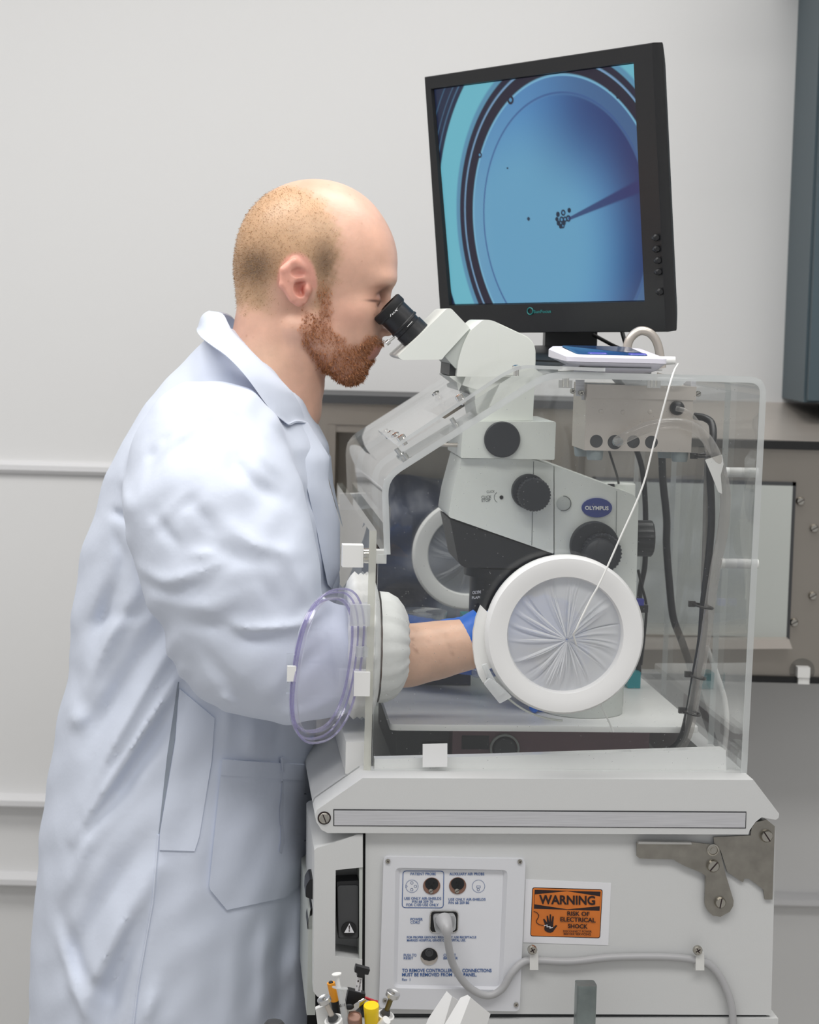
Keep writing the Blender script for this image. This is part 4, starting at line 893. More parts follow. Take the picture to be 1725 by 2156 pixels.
p, q = A(1346, 1290, .36), A(1366, 1262, .36); solo('plug_connector', 'blue and dark cable connector behind the near port', 'connector', cat(MB().box((p.x, .36, p.z), (q.x, .37, q.z - .008), .001), MB().box((p.x - .003, .36, q.z - .009), (q.x - .006, .37, q.z), .001, 1)), [blackp, bluekey])
p, q = A(975, 1318, .5), A(1000, 1290, .5); solo('pipette_rack', 'small teal rack between the dishes and the objective lens', 'rack', MB().box((p.x, .5, zb2), (q.x + .02, .54, q.z - .004), .002), tealbox)
# white cord from the keypad across the near port
cd = [(1428, 766, .03), (1414, 798, -.045), (1377, 935, -.046), (1352, 1028, -.047), (1305, 1135, -.049), (1266, 1222, -.05), (1243, 1264, -.048), (1215, 1322, -.046), (1210, 1345, -.03), (1240, 1420, -.0), (1262, 1478, .01), (1279, 1512, .025), (1292, 1541, .03)]
solo('probe_lead', 'thin white lead hanging from the keypad across the near iris port', 'lead', MB().tube([A(*q) for q in cd], .0011, 8), white)
# ================================================================== on the hood roof
zr = A(1150, 782, 0).z
KZ = zr + .0005
T = Thing('keypad', 'white handheld meter with a blue face lying on the hood roof', 'keypad', (A(1300, 780, .03).x, .08, KZ))
def kp(px, py, v): return A(px, py, v)
xa, xb = A(1205, 760, .0).x, A(1408, 760, .0).x; z1 = A(1300, 781, .01).z; z2 = A(1300, 764, .01).z; z3 = A(1300, 752, .01).z
def loop(x0, x1, y0, y1, z, r, dz=0): return [(x, y, z + dz * (y - y0) / (y1 - y0)) for x, y in round_poly([(x0, y0), (x1, y0), (x1, y1), (x0, y1)], r)]
T.part('lower_case', MB().rings([loop(xa + .022, xb - .016, .022, .13, KZ, .006), loop(xa + .018, xb - .008, .012, .14, KZ + .004, .008), loop(xa - .005, xb - .001, .004, .148, z2, .01, .003)]), lilac)
up = T.part('upper_case', MB().rings([loop(xa - .006, xb, .003, .149, z2 + .0004, .01, .003), loop(xa - .006, xb, .003, .149, z3 - .001, .01, .007), loop(xa - .002, xb - .006, .008, .145, z3 + .0016, .01, .008)]), lilac)
T.part('face_plate', MB().rings([loop(xa + .008, xb - .02, .014, .138, z3 + .0021, .012, .0085), loop(xa + .009, xb - .021, .015, .137, z3 + .0028, .012, .0085)]), bluegl, up)
for a, b in ((.022, .045), (.07, .092)):
    T.part('key', MB().rings([loop(xa + a, xa + b, .018, .03, z3 + .003, .004, .0008), loop(xa + a + .001, xa + b - .001, .019, .029, z3 + .0042, .004, .0008)]), bluekey, up)
T.part('case_seam', MB().prism(IZ([(1222, 772), (1372, 775), (1372, 776.2), (1222, 773.2)], .008), .0075, .02), inkg)
T.part('cable_plug', MB().cyl((xb - .004, .03, (z2 + z3) / 2), (xb + .014, .028, (z2 + z3) / 2 + .001), .0055, .0045), white)
hose('steel_loop', 'arched metallic hose loop behind the keypad below the screen', 'hose', [(1320, 775, .22), (1320, 740, .22), (1326, 715, .22), (1342, 699, .22), (1358, 697, .22), (1374, 706, .22), (1386, 728, .22), (1394, 775, .22)], 9.5, steel, .22, 14)
hose('monitor_cable', 'black cable sloping from the monitor stand to the roof', 'cable', [(1250, 705, .42), (1285, 724, .4), (1318, 742, .36), (1335, 770, .34)], 4, blackr, .4)
hose('monitor_cable', 'short black cable dropping below the monitor beside the metal loop', 'cable', [(1308, 690, .42), (1314, 712, .40), (1322, 740, .38), (1330, 770, .36)], 4.5, blackr, .4)
# ------------------------------------------------ monitor: its four corners span one parallelogram in space
cor = [(893, 162), (1374, 89.5), (1404, 699), (929, 702)]
ds = [np.array(ray(*c)) for c in cor]
sol = np.linalg.solve(np.stack([-ds[1], ds[2], -ds[3]], 1), -ds[0]); sc_ = np.array([1, *sol]); dep = 2.79 / np.mean(sc_)
Q = [CAMP + Vector(d * k * dep) for d, k in zip(ds, sc_)]
ctr = (Q[0] + Q[1] + Q[2] + Q[3]) / 4; ex = (Q[1] - Q[0] + Q[2] - Q[3]).normalized(); ez = (Q[0] - Q[3] + Q[1] - Q[2]); 
nrm = ex.cross(ez).normalized()
if nrm.y > 0: nrm = -nrm
MW, MH = (Q[1] - Q[0]).length, (Q[0] - Q[3]).length
print('MONITOR', MW, MH, 'angle', math.degrees(ex.angle(ez)), 'n', nrm[:], 'c', ctr[:], [q.y for q in Q])
ez.normalize()
def mp(px, py, d=0):
    r_ = ray(px, py); t = (ctr - CAMP).dot(nrm) / r_.dot(nrm); return CAMP + r_ * t + nrm * d
T = Thing('monitor', 'black flat monitor turned to the left showing a round dish under the microscope', 'monitor', (ctr.x + .02, ctr.y + .04, zr + .001), FW)
oc_ = [mp(*c) for c in cor]; ic = [mp(*c) for c in [(910, 189), (1333, 134), (1356, 633), (948, 641)]]
def lerpc(P, c, k, d): return [p.lerp(c, k) + nrm * d for p in P]
fm = MB().rings([lerpc(oc_, ctr, .14, -.055), lerpc(oc_, ctr, .10, -.045), lerpc(oc_, ctr, .012, -.022), lerpc(oc_, ctr, 0, -.018), lerpc(oc_, ctr, 0, -.002), lerpc(oc_, ctr, .006, 0), [p + nrm * .0005 for p in lerpc(ic, ctr, -.01, 0)], [p - nrm * .006 for p in ic]], caps=False)
bk = lerpc(oc_, ctr, .14, -.055); fm.add(bk, [(0, 1, 2, 3)])
fr2 = T.part('frame', fm, blackp)
c0, c1_ = mp(1338, 120, .001), mp(1383, 92, .001)
n_ = 260
def scr(pts_uv):
    x, y = pts_uv; return x, y
N1, N2 = 300, 340
uu, vv = np.meshgrid(np.linspace(0, 1, N1), np.linspace(0, 1, N2), indexing='ij')
I = [np.array(p - nrm * .004) for p in ic]
P3 = (1 - uu)[..., None] * ((1 - vv)[..., None] * I[0] + vv[..., None] * I[3]) + uu[..., None] * ((1 - vv)[..., None] * I[1] + vv[..., None] * I[2])
# picture on the screen, drawn in the screen's own coordinates (X right, Y down, about 0..1.25 by 0..1)
X, Y = uu * 1.25, vv
def mix(a, b, t): return a * (1 - t)[..., None] + np.array(b) * t[..., None]
def ss(a, b, x): t = np.clip((x - a) / (b - a), 0, 1); return t * t * (3 - 2 * t)
cx_, cy_, rx_, ry_ = .76, .635, .66, .70
tt = (X - cx_) ** 2 + (Y - cy_) ** 2
def px2s(px, py):
    v3 = mp(px, py, -.004); q_ = ((P3 - np.array(v3)) ** 2).sum(-1); i, j = np.unravel_index(q_.argmin(), q_.shape); return X[i, j], Y[i, j]
cx_, cy_ = px2s(1183, 470); ex_, ey_ = cx_ - px2s(992, 470)[0], cy_ - px2s(1183, 152)[1]
rr = np.sqrt(((X - cx_) / ex_) ** 2 + ((Y - cy_) / ey_) ** 2)
cA, cB, cC, cD = (np.array(lin(c)) for c in ((104, 178, 196), (104, 158, 190), (66, 112, 172), (28, 36, 84)))
img = np.zeros((N1, N2, 3)) + cA
dd = np.sqrt((X - .52) ** 2 + (Y - .74) ** 2)
inn = np.zeros_like(img) + np.array(lin((112, 164, 192)))
inn = mix(inn, lin((98, 156, 190)), ss(.05, .35, X)); inn = mix(inn, lin((72, 128, 184)), ss(.3, .75, dd)); inn = mix(inn, lin((24, 34, 88)), ss(.35, .85, dd) * ss(.72, 1.2, X))
inn = mix(inn, lin((34, 52, 108)), ss(.6, .15, Y) * ss(.5, 1.0, X) * .75)
img = mix(img, lin((140, 190, 205)), 0 * X)
img = np.where((rr < 1)[..., None], inn, img)
def band(r0, r1, col, soft=.006, wt=1):
    global img
    img = mix(img, lin(col), ss(r0 - soft, r0 + soft, rr) * ss(r1 + soft, r1 - soft, rr) * wt)
band(.86, 1.0, (92, 140, 180), .01, .35); band(.868, .882, (52, 84, 138), .004, .8)
band(.985, 1.012, (120, 180, 210), .006, .9 ); band(1.0, 1.085, (26, 20, 42), .008); band(1.085, 1.098, (120, 150, 190), .004); band(1.098, 1.15, (28, 22, 48), .008); band(1.15, 1.19, (70, 100, 150), .012, .6)
wl = (X < .5) * 1.0
for r0_, r1_, c_ in ((1.40, 1.9, (24, 34, 62)), (1.44, 1.45, (70, 110, 140)), (1.49, 1.496, (70, 110, 140)), (1.56, 1.568, (60, 100, 130))): band(r0_, r1_, c_, .006, wl)
def blob(x, y, r, col=(20, 40, 66), hol=False):
    global img
    d = np.sqrt((X - x) ** 2 + (Y - y) ** 2); img = mix(img, lin(col), ss(r * 1.15, r * .85, d))
    if hol: img = mix(img, lin((80, 140, 180)), ss(r * .55, r * .35, d))
for px, py, r in [(1171, 452, .012), (1182, 448, .014), (1178, 462, .014), (1172, 470, .012), (1186, 462, .013), (1192, 461, .015), (1180, 475, .013), (1176, 477, .011), (1194, 443, .011), (1169, 462, .010), (1183, 470, .012)]: blob(*px2s(px, py), r, (16, 36, 60), r > .012)
blob(*px2s(1108, 461), .009); blob(*px2s(1064, 355), .005); blob(*px2s(1071, 211), .02, (26, 20, 42), True); blob(*px2s(1006, 326), .014, (26, 20, 42), True)
for px, py in [(1280, 188), (1290, 195), (1296, 205), (1305, 207), (1308, 213)]: blob(*px2s(px, py), .007, (24, 22, 44))
na, nb = px2s(1193, 462), px2s(1342, 392); dx, dy = nb[0] - na[0], nb[1] - na[1]; L2 = dx * dx + dy * dy
tl = ((X - na[0]) * dx + (Y - na[1]) * dy) / L2; pdist = np.abs((X - na[0]) * dy - (Y - na[1]) * dx) / math.sqrt(L2)
wn = .006 + .022 * np.clip(tl, 0, 1)
img = mix(img, lin((32, 40, 96)), ss(wn * 1.3, wn * .7, pdist) * (tl > 0) * .85)
me_v = P3.reshape(-1, 3) - np.array(T.b); ii = np.arange(N1 * N2).reshape(N1, N2)
F = np.stack([ii[:-1, :-1], ii[:-1, 1:], ii[1:, 1:], ii[1:, :-1]], -1).reshape(-1, 4)
screenm = M('screen_picture', (90, 150, 190), .3, attr='Col', emit=.92)
np_mesh('screen', me_v, F, screenm, fr2, (0, 0, 0), img.reshape(-1, 3), 'lit screen with blue dish picture')
def mtext(s, x0, x1, ya, yb, capx, m, d=.0012):
    V, Fc = text_mesh(s, .02); xs = [p[0] for p in V]; a, b = min(xs), max(xs)
    if _cap[0] is None: _cap[0] = max(p[1] for p in text_mesh('H')[0])
    P0, P1 = mp(x0, ya, d), mp(x1, yb, d); U = (P1 - P0) / (b - a); Z = (mp(x0, ya - capx, d) - P0) / _cap[0]
    T.part('lettering', MB().add([P0 + U * (p[0] - a) + Z * p[1] for p in V], Fc), m, fr2)
mtext('SunFocus', 1125, 1162, 659, 658, 6, teal)
rg_ = [mp(1118 + 6 * math.cos(t), 655 + 7 * math.sin(t), .0012) for t in np.linspace(0, 6.283, 20)]; T.part('logo_ring', MB().tube(rg_, .0009, 5, res=1, caps=False), teal, fr2)
for px, py in [(1385, 500), (1386, 524), (1389, 548), (1390, 572), (1393, 614)]:
    a = mp(px - 9, py + 1, .001); b = mp(px, py, .003); k = (b - a).normalized()
    T.part('button', cat(MB().cyl(a, b, .0022, n=10), MB().lathe(b, k, [(-.002, .0042), (.001, .0046), (.003, .003), (.003, .0001)], 14)), blackp, fr2)
bx_, by_ = FW.at(1198, 720, ctr.y + .05).x, ctr.y + .05
zz = zr + .001
T.part('stand_base', MB().lathe((bx_, by_ + .01, zz), (0, 0, 1), [(0, .115), (.006, .115), (.013, .105), (.016, .085), (.024, .045), (.026, .0001)], 48), blackp)
T.part('stand_neck', MB().box((FW.at(1146, 720, by_).x, by_ - .02, zz + .01), (FW.at(1255, 720, by_).x, by_ + .03, zz + .13), .008), blackp)
# ================================================================== the person
PY = .30
O0 = B(660, 600, PY); EX = B(661, 600, PY) - O0; EZ = B(660, 599, PY) - O0; PXM = EX.length
def bp(px, py, y=PY): return np.array(B(px, py, y))
PT = Thing('person', 'bald bearded man in a white lab coat bending to the eyepieces', 'person', (B(400, 2000, PY).x, PY, 0), FW)
off = PT.b
# ---- head and neck: a distance field in head units (one unit = one photo pixel at his depth), x forward, z down, w across
def head_field(X, W_, Z):
    aw = np.abs(W_)
    d = sd_ell(X, W_, Z, (662, 0, 532), (165, 124, 154))
    d = smin(d, sd_ell(X, W_, Z, (600, 0, 585), (103, 104, 92)), 30)
    d = smin(d, sd_ell(X, W_, Z, (735, 0, 560), (99, 98, 105)), 28)
    d = smin(d, sd_ell(X, aw, Z, (790, 30, 588), (42, 48, 20)), 22)                 # brow
    d = smin(d, sd_ell(X, W_, Z, (715, 0, 665), (94, 90, 122)), 34)                  # face
    d = smin(d, sd_cap(X, aw, Z, (648, 74, 690), (728, 30, 772), 30, 30), 30)        # jaw
    d = smin(d, sd_ell(X, aw, Z, (748, 56, 655), (44, 34, 32)), 24)                  # cheek
    d = smin(d, sd_ell(X, W_, Z, (738, 0, 776), (34, 38, 33)), 20)                   # chin
    d = smin(d, sd_ell(X, W_, Z, (757, 0, 728), (46, 42, 36)), 18)                   # muzzle
    d = smax(d, -sd_ell(X, aw, Z, (826, 46, 632), (36, 24, 21)), 14)                 # eye socket
    d = smin(d, sd_ell(X, aw, Z, (784, 46, 631), (19, 21, 18)), 4)                   # eyeball under the lid
    d = smin(d, sd_cap(X, aw, Z, (793, 30, 622), (782, 66, 628), 5, 3.5), 4)         # upper lid fold
    d = smin(d, sd_cap(X, aw, Z, (796, 30, 640), (780, 64, 642), 3, 2.5), 4)         # lower lid
    d = smin(d, sd_cap(X, W_, Z, (808, 0, 615), (817, 0, 694), 11, 14), 12)          # nose
    d = smin(d, sd_ell(X, aw, Z, (806, 15, 699), (14, 11, 10)), 7)                   # nostril wing
    d = smax(d, -sd_ell(X, aw, Z, (812, 9, 708), (7, 5, 5)), 3)
    d = smin(d, sd_ell(X, W_, Z, (789, 0, 729), (13, 30, 8)), 6)                     # lips
    d = smin(d, sd_ell(X, W_, Z, (776, 0, 749), (12, 26, 8)), 6)
    d = smax(d, -sd_cap(X, aw, Z, (800, 0, 739), (764, 33, 740), 2.2, 1.2), 3)
    d = smin(d, sd_cap(X, W_, Z, (588, 0, 650), (560, 0, 850), 88, 98), 26)          # neck
    d = smin(d, sd_cap(X, W_, Z, (600, 0, 760), (590, 0, 860), 84, 88), 20)
    d = smin(d, sd_cap(X, aw, Z, (622, 78, 690), (640, 24, 850), 20, 16), 18)        # neck muscle
    d = smin(d, sd_ell(X, W_, Z, (660, 0, 815), (18, 16, 22)), 16)
    # ears
    WE = aw + (X - 632) * .42
    e = smin(sd_ell(X, WE, Z, (629, 119, 584), (30, 12, 36)), sd_ell(X, WE, Z, (637, 118, 622), (19, 10, 25)), 16)
    e = smin(e, sd_cap(X, WE, Z, (604, 123, 602), (607, 124, 572), 6, 7), 8); e = smin(e, sd_cap(X, WE, Z, (607, 124, 572), (628, 124, 555), 7, 7), 8); e = smin(e, sd_cap(X, WE, Z, (628, 124, 555), (653, 122, 567), 7, 6), 8)
    e = smin(e, sd_cap(X, WE, Z, (604, 123, 602), (622, 122, 632), 6, 5), 8)
    e = smax(e, -sd_ell(X, WE, Z, (640, 129, 608), (14, 18, 19)), 4)
    e = smax(e, -sd_ell(X, WE, Z, (636, 130, 577), (15, 9, 10)), 4)
    e = smin(e, sd_cap(X, WE, Z, (622, 124, 595), (650, 121, 590), 4.5, 4), 5)
    e = smin(e, sd_ell(X, aw, Z, (652, 112, 612), (9, 12, 12)), 6)
    return smin(d, e, 7)
h = 2.2
X, W_, Z = grid((480, -170, 365), (850, 170, 900), h)
V, F = surfnet(head_field(X, W_, Z).astype(np.float32), (480, -170, 365), h)
hp_ = V.copy()
def to_world(V): return np.array(O0)[None] + (V[:, :1] - 660) * np.array(EX) + (V[:, 1:2]) * np.array([0, PXM, 0])[None] - (V[:, 2:] - 600) * np.array(EZ)
def lsrgb(c): return np.array(lin(c))
def sst(a, b, x): t = np.clip((x - a) / (b - a), 0, 1); return t * t * (3 - 2 * t)
def masks(P):
    x, w_, z = P[:, 0], np.abs(P[:, 1]), P[:, 2]
    n1 = np.sin(x * .11 + 1) * np.sin(z * .13) + .5 * np.sin(x * .31 + z * .17) + .4 * np.sin(z * .41 - x * .2)
    lim = np.interp(z, [370, 400, 430, 480, 520, 560, 600, 640, 700], [560, 640, 690, 716, 722, 716, 706, 690, 660]) - np.clip(55 - w_, 0, 55) * 1.2
    hair = sst(18, -22, x - lim + n1 * 6) * sst(676, 630, z + (560 - x) * .1 + n1 * 5) * sst(372, 412, z)
    ear = sst(10, 0, np.sqrt(((x - 632) / 36) ** 2 + ((z - 598) / 54) ** 2) * 40 - 40)
    behind = sst(600, 630, x) * sst(580, 600, z) * sst(672, 660, x)
    hair = hair * (1 - ear * sst(95, 100, w_)) * (1 - .9 * sst(555, 600, x) * sst(575, 610, z) * sst(690, 640, x))
    dark = hair * np.exp(-(((x - 545) / 48) ** 2 + ((z - 562) / 40) ** 2)) + hair * .8 * np.exp(-(((x - 690) / 30) ** 2 + ((z - 555) / 45) ** 2))
    up = np.interp(x, [640, 680, 700, 715, 740, 760, 775, 790, 800, 815], [650, 672, 692, 706, 728, 728, 712, 712, 716, 730])
    beard = sst(-14, 10, z - up + n1 * 4) * sst(628, 650, x + (z - 700) * .12 + n1 * 3) * np.where(x < 702, sst(14, -10, z - (722 + (x - 640) * 1.5) + n1 * 3), sst(840, 818, z))
    lip = sst(9, 3, np.abs(z - 741 - np.where(z > 740, 6, -4)) - 3) * sst(758, 768, x) * sst(44, 34, w_)
    under = np.exp(-(((x - 768) / 12) ** 2 + ((z - 764) / 7) ** 2)) * .5
    beard = np.clip(beard * (1 - lip - under) * (1 - .55 * np.exp(-(((x - 690) / 40) ** 2 + ((z - 730) / 16) ** 2))), 0, 1)
    side = sst(706, 696, x) * sst(668, 676, x) * sst(600, 630, z) * sst(700, 680, z)
    beard = np.maximum(beard, .7 * sst(22, 6, np.abs(x - 688 - (z - 640) * .05)) * sst(585, 620, z) * sst(730, 690, z)) * sst(20, 45, w_ + sst(700, 760, x) * 60)
    return hair, dark, beard, lip, ear * sst(104, 110, w_)
hair, dark, beard, lip, ear = masks(hp_)
C = np.zeros((len(V), 3)) + lsrgb((224, 178, 155))
x_, z_ = hp_[:, 0], hp_[:, 2]
def cm(c, t):
    global C
    C = C * (1 - t[:, None]) + lsrgb(c) * t[:, None]
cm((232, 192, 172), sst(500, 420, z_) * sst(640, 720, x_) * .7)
cm((226, 172, 150), np.exp(-(((x_ - 745) / 50) ** 2 + ((z_ - 665) / 35) ** 2)) * .6)
cm((238, 200, 170), sst(690, 760, z_) * sst(640, 560, x_) * .5)
cm((200, 164, 126), hair * .8); cm((104, 84, 68), np.clip(dark * 1.1, 0, 1) * .85)
cm((186, 126, 92), beard * .55); cm((196, 128, 116), lip * .8)
cm((228, 158, 142), ear * .65)
cm((176, 92, 82), ear * np.exp(-(((x_ - 641) / 11) ** 2 + ((z_ - 609) / 15) ** 2)) * .8); cm((190, 108, 96), ear * np.exp(-(((x_ - 640) / 13) ** 2 + ((z_ - 578) / 7) ** 2)) * .6)  # shade in the ear hollows, painted into the skin colour
fr_n = rng.normal(0, 1, len(V)); sp_ = rng.choice(len(V), 90, replace=False)
for i_ in sp_:
    cm((176, 118, 92), np.exp(-((hp_ - hp_[i_]) ** 2).sum(1) / rng.uniform(2.5, 7)) * rng.uniform(.15, .5))
cm((170, 120, 100), np.exp(-(((x_ - 800) / 18) ** 2 + ((z_ - 606) / 5) ** 2)) * .45 * sst(20, 30, np.abs(hp_[:, 1])))
cm((196, 140, 118), np.exp(-(((x_ - 800) / 22) ** 2 + ((z_ - 626) / 16) ** 2)) * .6)  # shade of the eye socket, painted into the skin colour
cm((74, 44, 40), np.exp(-(((x_ - 788) / 15) ** 2 + ((z_ - 634 - (x_ - 788) * .05) / 2.6) ** 2)) * .9 * sst(16, 26, np.abs(hp_[:, 1])))
Vw = to_world(V)
# ---- the rest of the body under the clothes: one coarse field joined to the head surface
def chain(X, Y, Z, pts, k=.02):
    d = None
    for (p, r1), (q, r2) in zip(pts[:-1], pts[1:]):
        e = sd_cap(X, Y, Z, p, q, r1, r2); d = e if d is None else smin(d, e, k)
    return d
near = [(bp(470, 980, .15), .06), (bp(480, 1200, .07), .05), (bp(520, 1360, .075), .045), (bp(700, 1388, .11), .042), (bp(858, 1380, .15), .0345), (bp(925, 1368, .16), .031), (bp(985, 1355, .17), .0275), (bp(1022, 1343, .174), .017)]
far = [(bp(460, 930, .47), .06), (bp(520, 1180, .52), .05), (bp(580, 1330, .50), .045), (bp(760, 1350, .46), .034), (bp(880, 1352, .392), .026), (bp(1000, 1366, .325), .022)]
h = .005; lo = (-.42, .0, .40); hi = (.16, .58, 1.45)
X, Y, Z = grid(lo, hi, h)
body = chain(X, Y, Z, [(bp(560, 850), .055), (bp(500, 960), .09), (bp(450, 1100), .11), (bp(420, 1400), .13), (bp(380, 1800), .14), (bp(370, 2100), .13)])
body = smin(body, chain(X, Y, Z, near), .02); body = smin(body, chain(X, Y, Z, far), .02)
bV, bF = surfnet(body.astype(np.float32), lo, h)
bC = np.zeros((len(bV), 3)) + lsrgb((232, 188, 162))
fx = np.array([bp(x, y, .13) for x, y in [(868, 1343), (870, 1355), (877, 1366), (905, 1350), (948, 1360), (952, 1375), (930, 1390), (940, 1338), (875, 1330), (915, 1400)]])
for p_ in fx:
    t = np.exp(-(((bV[:, 0] - p_[0]) ** 2 + (bV[:, 2] - p_[2]) ** 2) / .0018 ** 2)); bC = bC * (1 - .5 * t[:, None]) + lsrgb((150, 90, 66)) * .5 * t[:, None]
np_mesh('body', np.concatenate([Vw, bV]), np.concatenate([F, bF + len(Vw)]), skin, PT.o, off, np.concatenate([C, bC]))
# ---- short hair and beard as many fine strands
def strands(name, prob, n, ln, wd, m, dirf, label):
    nr = np.zeros_like(V); a = V[F[:, 0]]; fn = np.cross(V[F[:, 1]] - a, V[F[:, 2]] - a)
    for k in range(4): np.add.at(nr, F[:, k], fn)
    nr /= np.linalg.norm(nr, axis=1)[:, None] + 1e-9
    pr_ = prob / prob.sum(); idx = rng.choice(len(V), n, p=pr_)
    p = V[idx] + rng.normal(0, .9, (n, 3)); N_ = nr[idx]; d = N_ * .75 + dirf(p) + rng.normal(0, .3, (n, 3)); d /= np.linalg.norm(d, axis=1)[:, None]
    L_ = ln * rng.uniform(.6, 1.25, n)[:, None]; s1 = np.cross(d, rng.normal(0, 1, (n, 3))); s1 /= np.linalg.norm(s1, axis=1)[:, None]
    bend = rng.normal(0, .2, (n, 3)) * L_
    q = np.concatenate([p - N_ * 1 - s1 * wd, p - N_ * 1 + s1 * wd, p + d * L_ * .6 + s1 * wd * .7, p + d * L_ + bend], 0)
    q = to_world(q); i = np.arange(n); f = np.stack([i, i + n, i + 2 * n, i + 3 * n], 1)
    o = np_mesh(name, q, f, m, PT.o, off, label=label); o['kind'] = 'stuff'
strands('hair', hair * (.35 + 1.2 * dark) + 1e-9, 14000, 3.2, .2, hairm, lambda p: np.stack([-.5 + 0 * p[:, 0], 0 * p[:, 0], .35 + 0 * p[:, 0]], 1), 'very short light brown hair')
strands('beard', beard ** 1.5 + 1e-9, 9000, 7.0, .24, beardm, lambda p: np.stack([.15 + 0 * p[:, 0], 0 * p[:, 0], .75 + 0 * p[:, 0]], 1), 'short reddish beard')
# ---- the lab coat
py_ = [690, 720, 760, 800, 850, 930, 1000, 1080, 1150, 1235, 1300, 1400, 1450, 1530, 1620, 1700, 1800, 1900, 2020, 2156, 2330, 2480]
bk_ = [455, 424, 388, 348, 308, 262, 226, 203, 180, 164, 155, 148, 139, 124, 110, 96, 86, 78, 70, 66, 62, 60]
ft_ = [500, 560, 606, 636, 655, 690, 692, 706, 716, 712, 700, 680, 670, 663, 662, 663, 656, 651, 648, 646, 645, 645]
hd_ = [.035, .055, .08, .105, .132, .158, .168, .17, .165, .160, .158, .158, .16, .165, .17, .175, .182, .187, .19, .195, .2, .2]
zs_ = np.array([bp(400, p)[2] for p in py_]); xb_ = np.array([bp(b, p)[0] for b, p in zip(bk_, py_)]); xf_ = np.array([bp(f, p)[0] for f, p in zip(ft_, py_)]); hd_ = np.array(hd_)
o_ = np.argsort(zs_)
h = .0045; lo = (-.50, -.03, .46); hi = (.10, .64, 1.47)
X, Y, Z = grid(lo, hi, h); z1 = Z.ravel()
def itp(a): return np.interp(z1, zs_[o_], a[o_]).astype(np.float32)[None, None, :]
xb, xf, hb_ = itp(xb_), itp(xf_), itp(hd_); ca = (xf + xb) / 2; ra = np.maximum((xf - xb) / 2, .01)
q = (np.abs((X - ca) / ra) ** 2.1 + np.abs((Y - PY) / hb_) ** 2.1) ** (1 / 2.1)
torso = (q - 1) * np.minimum(ra, hb_) * .9
torso = np.maximum(torso, np.maximum(Z - bp(430, 690)[2], .50 - Z))
zmat = z1[None, None, :]
arm = chain(X, Y, Z, [(bp(446, 958, .155), .092), (bp(455, 1090, .11), .103), (bp(487, 1210, .09), .100), (bp(530, 1345, .085), .086), (bp(610, 1398, .095), .064), (bp(700, 1392, .11), .058), (bp(775, 1368, .125), .052)], .03)
arm2 = chain(X, Y, Z, [(bp(470, 935, .45), .095), (bp(500, 1090, .49), .1), (bp(560, 1250, .50), .09), (bp(640, 1340, .48), .065), (bp(790, 1345, .45), .052)], .03)
sh = chain(X, Y, Z, [(bp(505, 905, .215), .035), (bp(446, 955, .155), .088)], .03)
sh2 = chain(X, Y, Z, [(bp(500, 880, .40), .045), (bp(455, 930, .45), .094)], .03)
up_ = smin(smin(torso, sh, .03), sh2, .03)
cut = sd_cap(X, Y, Z, bp(600, 640), bp(572, 880), .062, .050)         # the open neck
up_ = smax(up_, -cut, .012)
kk = np.interp(z1, [bp(400, q_)[2] for q_ in (1080, 1000, 930, 860)], [.008, .045, .03, .008]).astype(np.float32)[None, None, :]
coat = smin(up_, arm, kk); coat = smin(coat, arm2, .014)
coat = np.maximum(coat, X - bp(792, 1370, .12)[0])
